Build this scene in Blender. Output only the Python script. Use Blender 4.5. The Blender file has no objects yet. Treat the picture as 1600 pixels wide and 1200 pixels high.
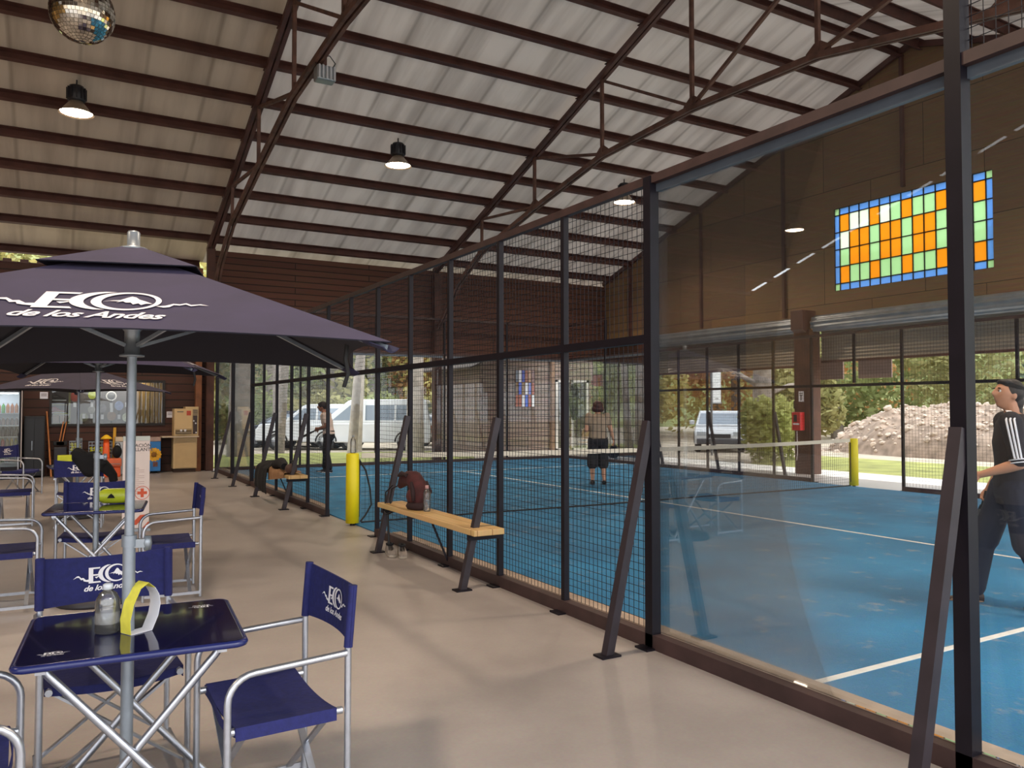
import bpy, bmesh, math, random
from mathutils import Vector, Matrix
random.seed(7)
PI = math.pi
R = math.radians
S = bpy.context.scene
COL = S.collection

# ------------------------------------------------------------------ camera, sky, light, exposure
CAM = Vector((-3.286, 0.072, 1.515))
cam_d = bpy.data.cameras.new('camera')
cam_d.sensor_width = 36.0
cam_d.lens = 36.0 * 1232.4 / 1600.0
cam_d.clip_start = 0.05
cam_d.clip_end = 400
cam = bpy.data.objects.new('camera', cam_d)
cam.location = CAM
cam.rotation_euler = (R(90 + 1.744), 0, R(-29.865))
COL.objects.link(cam)
S.camera = cam

world = bpy.data.worlds.new('overcast_sky')
S.world = world
world.use_nodes = True
wn = world.node_tree
bg = wn.nodes['Background']
bg.inputs[0].default_value = (0.93, 0.96, 1.0, 1)
bg.inputs[1].default_value = 1.2

sun_d = bpy.data.lights.new('sun', 'SUN')
sun_d.energy = 0.9
sun_d.angle = R(25)
sun_d.color = (1.0, 0.95, 0.86)
sun = bpy.data.objects.new('sun', sun_d)
sun.rotation_euler = (R(38), R(28), 0)
COL.objects.link(sun)

S.view_settings.view_transform = 'Standard'
S.view_settings.look = 'None'
S.view_settings.gamma = 1
S.view_settings.use_curve_mapping = False
S.view_settings.exposure = 1.45
S.cycles.transparent_max_bounces = 24
S.cycles.max_bounces = 10
S.cycles.diffuse_bounces = 6
LAMP_W = 270.0            # watts of each high-bay lamp's bulb

# ------------------------------------------------------------------ materials
def lin(h):
    if isinstance(h, str):
        h = h.lstrip('#')
        c = [int(h[i:i + 2], 16) / 255 for i in (0, 2, 4)]
    else:
        c = [v / 255 for v in h]
    return tuple((v / 12.92 if v <= .04045 else ((v + .055) / 1.055) ** 2.4) for v in c) + (1,)

MATS = {}
def nodes_of(m):
    return m.node_tree.nodes, m.node_tree.links

def mat(name, col, rough=.6, metal=0.0, var=0.12, scale=6.0, bump=0.0, spec=.5, coat=0.0):
    """principled material whose colour wanders by +-var over a noise of the given scale"""
    if name in MATS:
        return MATS[name]
    m = bpy.data.materials.new(name)
    m.use_nodes = True
    N, L = nodes_of(m)
    b = N['Principled BSDF']
    c = lin(col) if not isinstance(col, tuple) or max(col) > 1.001 else tuple(col) + (1,)
    b.inputs['Roughness'].default_value = rough
    b.inputs['Metallic'].default_value = metal
    b.inputs['Specular IOR Level'].default_value = spec
    b.inputs['Coat Weight'].default_value = coat
    b.inputs['Base Color'].default_value = c
    if var or bump:
        tc = N.new('ShaderNodeTexCoord')
        nz = N.new('ShaderNodeTexNoise')
        nz.inputs['Scale'].default_value = scale
        nz.inputs['Detail'].default_value = 5
        L.new(tc.outputs['Object'], nz.inputs['Vector'])
        if var:
            rp = N.new('ShaderNodeValToRGB')
            rp.color_ramp.elements[0].position = .3
            rp.color_ramp.elements[1].position = .7
            rp.color_ramp.elements[0].color = tuple(v * (1 - var) for v in c[:3]) + (1,)
            rp.color_ramp.elements[1].color = tuple(min(1, v * (1 + var)) for v in c[:3]) + (1,)
            L.new(nz.outputs['Fac'], rp.inputs['Fac'])
            L.new(rp.outputs['Color'], b.inputs['Base Color'])
        if bump:
            bp = N.new('ShaderNodeBump')
            bp.inputs['Strength'].default_value = bump
            bp.inputs['Distance'].default_value = .02
            L.new(nz.outputs['Fac'], bp.inputs['Height'])
            L.new(bp.outputs['Normal'], b.inputs['Normal'])
    MATS[name] = m
    return m

def axes_vec(N, L, u, v):
    tc = N.new('ShaderNodeTexCoord')
    sp = N.new('ShaderNodeSeparateXYZ')
    cb = N.new('ShaderNodeCombineXYZ')
    L.new(tc.outputs['Object'], sp.inputs[0])
    L.new(sp.outputs[u], cb.inputs[0])
    L.new(sp.outputs[v], cb.inputs[1])
    return cb.outputs[0], sp

def planks(name, c1, c2, gap, u, v, h, length, rough=.7, grain=.35, gapw=.012):
    """boards running along axis u, stacked along axis v"""
    m = bpy.data.materials.new(name)
    m.use_nodes = True
    N, L = nodes_of(m)
    b = N['Principled BSDF']
    vec, _ = axes_vec(N, L, u, v)
    bt = N.new('ShaderNodeTexBrick')
    bt.inputs['Color1'].default_value = lin(c1)
    bt.inputs['Color2'].default_value = lin(c2)
    bt.inputs['Mortar'].default_value = lin(gap)
    bt.inputs['Scale'].default_value = 1
    bt.inputs['Mortar Size'].default_value = gapw
    bt.inputs['Brick Width'].default_value = length
    bt.inputs['Row Height'].default_value = h
    bt.inputs['Bias'].default_value = 0
    L.new(vec, bt.inputs['Vector'])
    mp = N.new('ShaderNodeMapping')
    mp.inputs['Scale'].default_value = (1.2, 22, 1)
    L.new(vec, mp.inputs['Vector'])
    nz = N.new('ShaderNodeTexNoise')
    nz.inputs['Scale'].default_value = 1.6
    nz.inputs['Detail'].default_value = 6
    L.new(mp.outputs[0], nz.inputs['Vector'])
    mx = N.new('ShaderNodeMix')
    mx.data_type = 'RGBA'
    mx.blend_type = 'MULTIPLY'
    mx.inputs[0].default_value = grain
    L.new(bt.outputs['Color'], mx.inputs[6])
    L.new(nz.outputs['Color'], mx.inputs[7])
    L.new(mx.outputs[2], b.inputs['Base Color'])
    bp = N.new('ShaderNodeBump')
    bp.inputs['Strength'].default_value = .5
    bp.inputs['Distance'].default_value = .02
    L.new(bt.outputs['Fac'], bp.inputs['Height'])
    bp.invert = True
    L.new(bp.outputs['Normal'], b.inputs['Normal'])
    b.inputs['Roughness'].default_value = rough
    MATS[name] = m
    return m

def glass_mat(name, tint=(.93, .96, .95), fac=1.0, rough=0.0, ior=1.5, dust=0.0):
    """clear sheet glass: sees through, reflects by Fresnel, carries a little dust"""
    m = bpy.data.materials.new(name)
    m.use_nodes = True
    N, L = nodes_of(m)
    N.remove(N['Principled BSDF'])
    out = N['Material Output']
    tr = N.new('ShaderNodeBsdfTransparent')
    tr.inputs[0].default_value = tint + (1,)
    gl = N.new('ShaderNodeBsdfGlossy')
    gl.inputs['Roughness'].default_value = rough
    fr = N.new('ShaderNodeFresnel')
    fr.inputs[0].default_value = ior
    ml = N.new('ShaderNodeMath')
    ml.operation = 'MULTIPLY'
    ml.inputs[1].default_value = fac
    L.new(fr.outputs[0], ml.inputs[0])
    mx = N.new('ShaderNodeMixShader')
    L.new(ml.outputs[0], mx.inputs[0])
    L.new(tr.outputs[0], mx.inputs[1])
    L.new(gl.outputs[0], mx.inputs[2])
    last = mx
    if dust:
        df = N.new('ShaderNodeBsdfDiffuse')
        df.inputs[0].default_value = (.75, .72, .68, 1)
        m2 = N.new('ShaderNodeMixShader')
        m2.inputs[0].default_value = dust
        L.new(mx.outputs[0], m2.inputs[1])
        L.new(df.outputs[0], m2.inputs[2])
        last = m2
    L.new(last.outputs[0], out.inputs[0])
    MATS[name] = m
    return m

def translucent_mat(name, col, fac, var=.08, scale=4.0, through=0.0, faces=1):
    """sheet that scatters light and lets the share fac of it through"""
    m = bpy.data.materials.new(name)
    m.use_nodes = True
    N, L = nodes_of(m)
    N.remove(N['Principled BSDF'])
    out = N['Material Output']
    c = lin(col)
    c = tuple(v ** (1 / faces) for v in c[:3]) + (1,)
    df = N.new('ShaderNodeBsdfDiffuse')
    tl = N.new('ShaderNodeBsdfTranslucent')
    nz = N.new('ShaderNodeTexNoise')
    nz.inputs['Scale'].default_value = scale
    tc = N.new('ShaderNodeTexCoord')
    L.new(tc.outputs['Object'], nz.inputs['Vector'])
    rp = N.new('ShaderNodeValToRGB')
    rp.color_ramp.elements[0].color = tuple(v * (1 - var) for v in c[:3]) + (1,)
    rp.color_ramp.elements[1].color = tuple(min(1, v * (1 + var)) for v in c[:3]) + (1,)
    L.new(nz.outputs['Fac'], rp.inputs['Fac'])
    L.new(rp.outputs[0], df.inputs[0])
    L.new(rp.outputs[0], tl.inputs[0])
    mx = N.new('ShaderNodeMixShader')
    mx.inputs[0].default_value = fac
    L.new(df.outputs[0], mx.inputs[1])
    L.new(tl.outputs[0], mx.inputs[2])
    last = mx
    if through:
        tr = N.new('ShaderNodeBsdfTransparent')
        tr.inputs[0].default_value = c
        m2 = N.new('ShaderNodeMixShader')
        m2.inputs[0].default_value = through
        L.new(mx.outputs[0], m2.inputs[1])
        L.new(tr.outputs[0], m2.inputs[2])
        last = m2
    L.new(last.outputs[0], out.inputs[0])
    MATS[name] = m
    return m, rp

def emit_mat(name, col, strength):
    m = bpy.data.materials.new(name)
    m.use_nodes = True
    N, L = nodes_of(m)
    b = N['Principled BSDF']
    b.inputs['Base Color'].default_value = (.9, .9, .9, 1)
    b.inputs['Emission Color'].default_value = tuple(col) + (1,)
    b.inputs['Emission Strength'].default_value = strength
    MATS[name] = m
    return m

# ------------------------------------------------------------------ mesh building
def basis(d, up=(0, 0, 1)):
    d = Vector(d).normalized()
    up = Vector(up)
    if abs(d.dot(up)) > .995:
        up = Vector((1, 0, 0))
    s = d.cross(up).normalized()
    return d, s, s.cross(d).normalized()

class MB:
    def __init__(self):
        self.v, self.f, self.mi, self.sm = [], [], [], []

    def add(self, vs, fs, mi=0, smooth=False, M=None):
        o = len(self.v)
        self.v += [tuple(M @ Vector(p)) if M is not None else tuple(p) for p in vs]
        for f in fs:
            self.f.append([i + o for i in f])
            self.mi.append(mi)
            self.sm.append(smooth)
        return self

    def box(self, x0, x1, y0, y1, z0, z1, mi=0, M=None):
        vs = [(x, y, z) for z in (z0, z1) for y in (y0, y1) for x in (x0, x1)]
        fs = [(0, 2, 3, 1), (4, 5, 7, 6), (0, 1, 5, 4), (2, 6, 7, 3), (0, 4, 6, 2), (1, 3, 7, 5)]
        return self.add(vs, fs, mi, False, M)

    def bar(self, p, q, w, h=None, up=(0, 0, 1), mi=0):
        """rectangular bar from p to q, w across, h along the up side"""
        h = w if h is None else h
        p, q = Vector(p), Vector(q)
        d, s, u = basis(q - p, up)
        vs = []
        for e in (p, q):
            for a, b in ((-1, -1), (1, -1), (1, 1), (-1, 1)):
                vs.append(e + s * a * w / 2 + u * b * h / 2)
        fs = [(0, 3, 2, 1), (4, 5, 6, 7)] + [(i, (i + 1) % 4, (i + 1) % 4 + 4, i + 4) for i in range(4)]
        return self.add(vs, [tuple(reversed(f)) for f in fs], mi)

    def tube(self, pts, r, n=10, mi=0, closed=False, caps=True, flat=1.0):
        pts = [Vector(p) for p in pts]
        m = len(pts)
        rs = r if isinstance(r, (list, tuple)) else [r] * m
        vs, fs = [], []
        prev = None
        for i, p in enumerate(pts):
            a = pts[(i - 1) % m] if (closed or i > 0) else p
            b = pts[(i + 1) % m] if (closed or i < m - 1) else p
            d = (b - a).normalized()
            if prev is None:
                d, s, u = basis(d)
            else:
                s = (prev - d * prev.dot(d))
                if s.length < 1e-6:
                    d, s, u = basis(d)
                s.normalize()
                u = s.cross(d)
            prev = s
            for k in range(n):
                t = 2 * PI * k / n
                vs.append(p + s * math.cos(t) * rs[i] + u * math.sin(t) * rs[i] * flat)
        last = m if closed else m - 1
        for i in range(last):
            j = (i + 1) % m
            for k in range(n):
                l = (k + 1) % n
                fs.append((i * n + k, j * n + k, j * n + l, i * n + l))
        self.add(vs, fs, mi, True)
        if caps and not closed:
            self.add(vs[:n], [tuple(range(n))], mi)
            self.add(vs[-n:], [tuple(reversed(range(n)))], mi)
        return self

    def lathe(self, prof, n=20, M=None, mi=0, smooth=True):
        """revolve (r, z) pairs about z"""
        vs, fs = [], []
        for r, z in prof:
            for k in range(n):
                t = 2 * PI * k / n
                vs.append((r * math.cos(t), r * math.sin(t), z))
        for i in range(len(prof) - 1):
            for k in range(n):
                l = (k + 1) % n
                fs.append((i * n + k, i * n + l, (i + 1) * n + l, (i + 1) * n + k))
        self.add(vs, fs, mi, smooth, M)
        return self

    def prism(self, pts, a, M=None, mi=0, b=0.0):
        """polygon in xy pushed from z=b to z=a"""
        n = len(pts)
        area = sum(pts[i][0] * pts[(i + 1) % n][1] - pts[(i + 1) % n][0] * pts[i][1] for i in range(n))
        if area < 0:
            pts = list(reversed(pts))
        lo, hi = min(a, b), max(a, b)
        vs = [(x, y, lo) for x, y in pts] + [(x, y, hi) for x, y in pts]
        fs = [tuple(reversed(range(n))), tuple(range(n, 2 * n))] + [(i, (i + 1) % n, (i + 1) % n + n, i + n) for i in range(n)]
        return self.add(vs, fs, mi, False, M)

    def sheet(self, fn, nu, nv, th=0.0, mi=0, smooth=True, back=None):
        """grid fn(u, v) -> point, u and v in 0..1, optionally thick"""
        P = [[Vector(fn(i / nu, j / nv)) for i in range(nu + 1)] for j in range(nv + 1)]
        W = nu + 1
        vs = [p for row in P for p in row]
        fs = [(j * W + i, j * W + i + 1, (j + 1) * W + i + 1, (j + 1) * W + i) for j in range(nv) for i in range(nu)]
        if not th:
            return self.add(vs, fs, mi, smooth)
        nr = []
        for j in range(nv + 1):
            for i in range(W):
                a = P[j][min(i + 1, nu)] - P[j][max(i - 1, 0)]
                b = P[min(j + 1, nv)][i] - P[max(j - 1, 0)][i]
                n = a.cross(b)
                nr.append(n.normalized() if n.length > 1e-9 else Vector((0, 0, 1)))
        k = len(vs)
        bk = [vs[i] - nr[i] * th for i in range(k)]
        f2 = [tuple(reversed([q + k for q in f])) for f in fs]
        rim = []
        edge = [(j * W, (j + 1) * W) for j in range(nv)]
        rim += [(a, b, b + k, a + k) for a, b in edge]
        edge = [(j * W + nu, (j + 1) * W + nu) for j in range(nv)]
        rim += [(b, a, a + k, b + k) for a, b in edge]
        rim += [(i + 1, i, i + k, i + 1 + k) for i in range(nu)]
        o = nv * W
        rim += [(o + i, o + i + 1, o + i + 1 + k, o + i + k) for i in range(nu)]
        self.add(vs + bk, fs, mi, smooth)
        self.add(vs + bk, f2, mi if back is None else back, smooth)
        self.add(vs + bk, rim, mi, False)
        return self

    def ball(self, c, r, n=14, m=9, mi=0, sq=(1, 1, 1)):
        vs, fs = [], []
        for j in range(m + 1):
            t = PI * j / m
            for k in range(n):
                a = 2 * PI * k / n
                vs.append((c[0] + r * sq[0] * math.sin(t) * math.cos(a), c[1] + r * sq[1] * math.sin(t) * math.sin(a), c[2] + r * sq[2] * math.cos(t)))
        for j in range(m):
            for k in range(n):
                l = (k + 1) % n
                fs.append((j * n + k, (j + 1) * n + k, (j + 1) * n + l, j * n + l))
        return self.add(vs, fs, mi, True)

    def build(self, name, m, parent=None, bevel=0.0, world=False, seg=2, weld=False):
        me = bpy.data.meshes.new(name)
        off = Vector(parent.location) if (world and parent is not None) else Vector((0, 0, 0))
        me.from_pydata([tuple(Vector(p) - off) for p in self.v], [], self.f)
        for q in (m if isinstance(m, (list, tuple)) else [m]):
            me.materials.append(q)
        me.polygons.foreach_set('material_index', self.mi)
        me.polygons.foreach_set('use_smooth', self.sm)
        me.validate()
        me.update()
        if weld:
            bm = bmesh.new()
            bm.from_mesh(me)
            bmesh.ops.remove_doubles(bm, verts=bm.verts, dist=1e-4)
            bm.to_mesh(me)
            bm.free()
        o = bpy.data.objects.new(name, me)
        COL.objects.link(o)
        if parent is not None:
            o.parent = parent
        if bevel:
            md = o.modifiers.new('edge', 'BEVEL')
            md.width = bevel
            md.segments = seg
            md.limit_method = 'ANGLE'
            md.angle_limit = R(40)
        return o

def tag(o, label, cat, group=None, kind=None):
    o['label'] = label
    o['category'] = cat
    if group:
        o['group'] = group
    if kind:
        o['kind'] = kind
    return o

def thing(name, label, cat, loc=(0, 0, 0), rz=0.0, group=None):
    o = bpy.data.objects.new(name, None)
    o.empty_display_size = .1
    o.location = loc
    o.rotation_euler = (0, 0, rz)
    COL.objects.link(o)
    return tag(o, label, cat, group)

def struct(o, label=None):
    o['kind'] = 'structure'
    if label:
        o['label'] = label
        o['category'] = o.name.split('_')[0].split('.')[0]
    return o

def dup(root, loc, rz, label, group=None):
    r = root.copy()
    COL.objects.link(r)
    r.location = loc
    r.rotation_euler = (0, 0, rz)
    r['label'] = label
    if group:
        r['group'] = group
    for ch in list(root.children):
        c = ch.copy()
        COL.objects.link(c)
        c.parent = r
        for g in list(ch.children):
            d = g.copy()
            COL.objects.link(d)
            d.parent = c
    return r

def text_mesh(body, size, shear=0.0, spacing=1.0, bold=0.0):
    """flat lettering as (verts, faces), centred on x"""
    cu = bpy.data.curves.new('lettering', 'FONT')
    cu.body = body
    cu.size = size
    cu.shear = shear
    cu.space_character = spacing
    cu.offset = bold
    cu.align_x = 'CENTER'
    cu.resolution_u = 3
    o = bpy.data.objects.new('lettering', cu)
    COL.objects.link(o)
    dg = bpy.context.evaluated_depsgraph_get()
    me = bpy.data.meshes.new_from_object(o.evaluated_get(dg))
    vs = [tuple(v.co) for v in me.vertices]
    fs = [tuple(p.vertices) for p in me.polygons]
    bpy.data.objects.remove(o)
    bpy.data.meshes.remove(me)
    bpy.data.curves.remove(cu)
    return vs, fs

# ------------------------------------------------------------------ shared materials
M = {}
M['steel'] = mat('rust brown steel', '#52332d', .55, 0, .3, 3.0)
M['rust'] = mat('worn red oxide steel', '#604238', .65, 0, .4, 5.0)
M['black'] = mat('black painted steel', '#17131b', .48, 0, .15, 9.0, 0, .25)
M['brown_rail'] = mat('brown dusty rail', '#3c2a29', .55, 0, .25, 7.0)
M['brace'] = mat('dusty dark brace', '#2d252b', .5, 0, .2, 8.0)
M['alu'] = mat('brushed aluminium', '#b9bcc4', .32, .85, .08, 30.0)
M['alu_dull'] = mat('dull grey tube', '#8d949c', .45, .5, .1, 20.0)
M['navy'] = mat('navy canvas', '#1b1e58', .85, 0, .18, 40.0, .15)
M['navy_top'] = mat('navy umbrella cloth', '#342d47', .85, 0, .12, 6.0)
M['white'] = mat('white print', '#e9e4e6', .7, 0, .04)
M['cream'] = mat('cream enamel', '#c8ab7c', .5, 0, .06)
M['wood'] = planks('pine board', '#cda56a', '#d8b47c', '#9a7442', 1, 0, .14, 2.2, .55, .25, .004)
M['timber'] = mat('old timber', '#5b3a26', .75, 0, .4, 5.0, .3)
M['post_wood'] = mat('brown squared timber', '#4a2b20', .7, 0, .35, 4.0, .3)
M['timber_l'] = mat('light brown timber', '#7d4d2f', .7, 0, .3, 4.0, .3)
M['rubber'] = mat('black rubber', '#151416', .7, 0, .1)
M['yellow'] = mat('yellow padding', '#dac904', .5, 0, .06, 3.0)
M['chrome'] = mat('mirror tiles', '#e8e4da', .06, 1.0, .25, 40.0)
M['orange'] = mat('orange plastic', '#e0571c', .45, 0, .08)
M['lime'] = mat('lime yellow plastic', '#c9d128', .5, 0, .1)
M['dark_cloth'] = mat('black cloth', '#0d0c10', .9, 0, .2, 20.0)
M['maroon'] = mat('maroon cloth', '#42191a', .85, 0, .3, 14.0)
M['paper'] = mat('white paper', '#d9d8e2', .7, 0, .03)
M['grey_metal'] = mat('galvanised steel', '#8f959b', .4, .6, .15, 4.0)
M['dark_plastic'] = mat('dark plastic', '#26242a', .5, 0, .1)
M['clear'] = glass_mat('clear plastic', (.985, .99, .995), 1.6, .03, 1.5, .05)
M['pane'] = glass_mat('court glass', (.96, .975, .98), .62, 0.0, 1.5, .008)
M['shop_glass'] = glass_mat('shop glass', (.9, .93, .92), 1.0, 0.0, 1.5, .02)

# ------------------------------------------------------------------ floor, ground, turf
def concrete():
    m = bpy.data.materials.new('polished concrete')
    m.use_nodes = True
    N, L = nodes_of(m)
    b = N['Principled BSDF']
    tc = N.new('ShaderNodeTexCoord')
    n1 = N.new('ShaderNodeTexNoise'); n1.inputs['Scale'].default_value = .55; n1.inputs['Detail'].default_value = 7; n1.inputs['Roughness'].default_value = .62
    n2 = N.new('ShaderNodeTexNoise'); n2.inputs['Scale'].default_value = 60; n2.inputs['Detail'].default_value = 3
    L.new(tc.outputs['Object'], n1.inputs['Vector']); L.new(tc.outputs['Object'], n2.inputs['Vector'])
    r1 = N.new('ShaderNodeValToRGB')
    r1.color_ramp.elements[0].position = .32; r1.color_ramp.elements[1].position = .68
    r1.color_ramp.elements[0].color = lin('#928985'); r1.color_ramp.elements[1].color = lin('#b2a9a4')
    L.new(n1.outputs['Fac'], r1.inputs['Fac'])
    mx = N.new('ShaderNodeMix'); mx.data_type = 'RGBA'; mx.blend_type = 'MULTIPLY'; mx.inputs[0].default_value = .22
    L.new(r1.outputs[0], mx.inputs[6]); L.new(n2.outputs['Color'], mx.inputs[7])
    L.new(mx.outputs[2], b.inputs['Base Color'])
    rr = N.new('ShaderNodeMapRange'); rr.inputs['To Min'].default_value = .28; rr.inputs['To Max'].default_value = .5
    L.new(n1.outputs['Fac'], rr.inputs['Value']); L.new(rr.outputs[0], b.inputs['Roughness'])
    b.inputs['Specular IOR Level'].default_value = .4
    return m

def turf_mat():
    m = bpy.data.materials.new('blue artificial turf')
    m.use_nodes = True
    N, L = nodes_of(m)
    b = N['Principled BSDF']
    tc = N.new('ShaderNodeTexCoord')
    n1 = N.new('ShaderNodeTexNoise'); n1.inputs['Scale'].default_value = .9; n1.inputs['Detail'].default_value = 6
    n2 = N.new('ShaderNodeTexNoise'); n2.inputs['Scale'].default_value = 90; n2.inputs['Detail'].default_value = 2
    n3 = N.new('ShaderNodeTexNoise'); n3.inputs['Scale'].default_value = 3.2; n3.inputs['Detail'].default_value = 8; n3.inputs['Roughness'].default_value = .7
    for n in (n1, n2, n3): L.new(tc.outputs['Object'], n.inputs['Vector'])
    r1 = N.new('ShaderNodeValToRGB')
    r1.color_ramp.elements[0].position = .3; r1.color_ramp.elements[1].position = .7
    r1.color_ramp.elements[0].color = lin('#165a80'); r1.color_ramp.elements[1].color = lin('#227aa8')
    L.new(n1.outputs['Fac'], r1.inputs['Fac'])
    mx = N.new('ShaderNodeMix'); mx.data_type = 'RGBA'; mx.blend_type = 'OVERLAY'; mx.inputs[0].default_value = .35
    L.new(r1.outputs[0], mx.inputs[6]); L.new(n2.outputs['Color'], mx.inputs[7])
    r3 = N.new('ShaderNodeValToRGB')                       # sand worn into the pile
    r3.color_ramp.elements[0].position = .575; r3.color_ramp.elements[1].position = .74
    r3.color_ramp.elements[0].color = (0, 0, 0, 1); r3.color_ramp.elements[1].color = (.6, .6, .6, 1)
    L.new(n3.outputs['Fac'], r3.inputs['Fac'])
    m2 = N.new('ShaderNodeMix'); m2.data_type = 'RGBA'
    L.new(r3.outputs[0], m2.inputs[0]); L.new(mx.outputs[2], m2.inputs[6])
    m2.inputs[7].default_value = lin('#a89a86')
    L.new(m2.outputs[2], b.inputs['Base Color'])
    b.inputs['Roughness'].default_value = .85
    bp = N.new('ShaderNodeBump'); bp.inputs['Strength'].default_value = .4; bp.inputs['Distance'].default_value = .01
    L.new(n2.outputs['Fac'], bp.inputs['Height']); L.new(bp.outputs['Normal'], b.inputs['Normal'])
    return m

M['grass'] = mat('mown grass', '#94964f', .9, 0, .32, 1.3, .4)
M['dirt'] = mat('gravel yard', '#b3a694', .95, 0, .22, 1.1, .3)
M['paving'] = mat('pale concrete apron', '#e4e0d8', .8, 0, .08, 1.0)

struct(MB().box(-18.3, 11.6, -3, 20.7, -.2, 0).build('floor', concrete()))
struct(MB().box(-80, 90, -40, 110, -.3, -.06).build('ground', M['dirt']))
struct(MB().box(11.6, 13.05, -3, 21.2, -.2, -.004).build('pavement', M['paving']))
lw = MB()
lw.prism([(13.05, -3), (17.6, -3), (17.9, 9), (18.1, 17.4), (15.2, 17.2), (13.05, 15.6)], -.03, b=-.1)
struct(lw.build('lawn_side', M['grass']))
lw = MB()
lw.prism([(-1, 21.9), (7.8, 21.6), (8.6, 23.5), (8.3, 26.2), (3, 27.4), (-4, 27.4)], -.03, b=-.1)
struct(lw.build('lawn_far', M['grass']))

turf = MB().box(.07, 9.97, 0.05, 19.97, 0.002, .014).build('court_turf', turf_mat())
tag(turf, 'blue artificial turf carpet with worn sandy patches inside the fence', 'turf')
line_m = mat('white court line', '#d8d6d0', .85, 0, .08, 12)
for a in ((.07, 9.97, 3.0, 3.05), (.07, 9.97, 16.95, 17.0), (5.03, 5.08, 3.05, 16.95)):
    MB().box(a[0], a[1], a[2], a[3], .0145, .0175).build('court_line', line_m, turf)

# ------------------------------------------------------------------ roof
def zr(y):
    return 9.17 - .334 * abs(y - 10)

rm, rramp = translucent_mat('white roof lining', '#cfc8c2', .34, .05, 1.2)
def lining_seams(m, ramp):
    N, L = nodes_of(m)
    tc = N.new('ShaderNodeTexCoord')
    sp = N.new('ShaderNodeSeparateXYZ')
    L.new(tc.outputs['Object'], sp.inputs[0])
    ad = N.new('ShaderNodeMath'); ad.operation = 'MULTIPLY'; ad.inputs[1].default_value = 1 / 1.02
    L.new(sp.outputs[0], ad.inputs[0])
    fr = N.new('ShaderNodeMath'); fr.operation = 'FRACT'
    L.new(ad.outputs[0], fr.inputs[0])
    rp = N.new('ShaderNodeValToRGB')
    e = rp.color_ramp.elements
    e[0].position = 0; e[0].color = (.70, .69, .68, 1)
    e[1].position = .05; e[1].color = (1, 1, 1, 1)
    n = rp.color_ramp.elements.new(.95); n.color = (1, 1, 1, 1)
    n = rp.color_ramp.elements.new(.985); n.color = (.78, .77, .76, 1)
    L.new(fr.outputs[0], rp.inputs['Fac'])
    nz = N.new('ShaderNodeTexNoise'); nz.inputs['Scale'].default_value = 1.0; nz.inputs['Detail'].default_value = 4
    mp = N.new('ShaderNodeMapping'); mp.inputs['Scale'].default_value = (3.5, .35, .35)
    L.new(tc.outputs['Object'], mp.inputs[0]); L.new(mp.outputs[0], nz.inputs['Vector'])
    r2 = N.new('ShaderNodeValToRGB'); r2.color_ramp.elements[0].position = .25; r2.color_ramp.elements[1].position = .6
    r2.color_ramp.elements[0].color = (.72, .7, .69, 1); r2.color_ramp.elements[1].color = (1, 1, 1, 1)
    L.new(nz.outputs['Fac'], r2.inputs[0])
    mx = N.new('ShaderNodeMix'); mx.data_type = 'RGBA'; mx.blend_type = 'MULTIPLY'; mx.inputs[0].default_value = 1
    m2 = N.new('ShaderNodeMix'); m2.data_type = 'RGBA'; m2.blend_type = 'MULTIPLY'; m2.inputs[0].default_value = 1
    L.new(ramp.outputs[0], mx.inputs[6]); L.new(rp.outputs[0], mx.inputs[7])
    L.new(mx.outputs[2], m2.inputs[6]); L.new(r2.outputs[0], m2.inputs[7])
    for n in N:
        if n.type in ('BSDF_DIFFUSE', 'BSDF_TRANSLUCENT'):
            L.new(m2.outputs[2], n.inputs[0])
lining_seams(rm, rramp)
rf = MB()
for ya, yb in ((21.65, 10), (10, -1.7)):
    za, zb = zr(ya), zr(yb)
    x0, x1 = -.12, 12.35
    rf.add([(x0, ya, za), (x1, ya, za), (x1, yb, zb), (x0, yb, zb), (x0, ya, za + .05), (x1, ya, za + .05), (x1, yb, zb + .05), (x0, yb, zb + .05)],
           [(0, 1, 2, 3), (7, 6, 5, 4), (0, 4, 5, 1), (2, 6, 7, 3), (1, 5, 6, 2), (3, 7, 4, 0)])
struct(rf.build('ceiling', rm))
rm2, rramp2 = translucent_mat('dimmed yellowed roof lining', '#c4b8aa', .22, .05, 1.2)  # left bay's weaker light put into tone and translucency, with yellowish dirt
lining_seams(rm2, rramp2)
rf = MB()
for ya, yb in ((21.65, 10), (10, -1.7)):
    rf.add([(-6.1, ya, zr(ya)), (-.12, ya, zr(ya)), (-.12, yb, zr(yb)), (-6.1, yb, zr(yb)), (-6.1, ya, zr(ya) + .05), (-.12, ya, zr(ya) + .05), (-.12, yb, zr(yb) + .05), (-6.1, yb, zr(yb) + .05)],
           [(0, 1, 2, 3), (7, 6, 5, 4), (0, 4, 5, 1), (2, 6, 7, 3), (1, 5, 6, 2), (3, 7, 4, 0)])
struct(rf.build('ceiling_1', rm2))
rf = MB()
for ya, yb in ((21.65, 10), (10, -1.7)):
    sx = -18.15
    rf.add([(sx, ya, zr(ya)), (-6.1, ya, zr(ya)), (-6.1, yb, zr(yb)), (sx, yb, zr(yb)), (sx, ya, zr(ya) + .05), (-6.1, ya, zr(ya) + .05), (-6.1, yb, zr(yb) + .05), (sx, yb, zr(yb) + .05)],
           [(0, 1, 2, 3), (7, 6, 5, 4), (0, 4, 5, 1), (2, 6, 7, 3), (1, 5, 6, 2), (3, 7, 4, 0)])
struct(rf.build('ceiling_2', mat('bare dark roof boards', '#43342c', .85, 0, .2, 2)))

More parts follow.
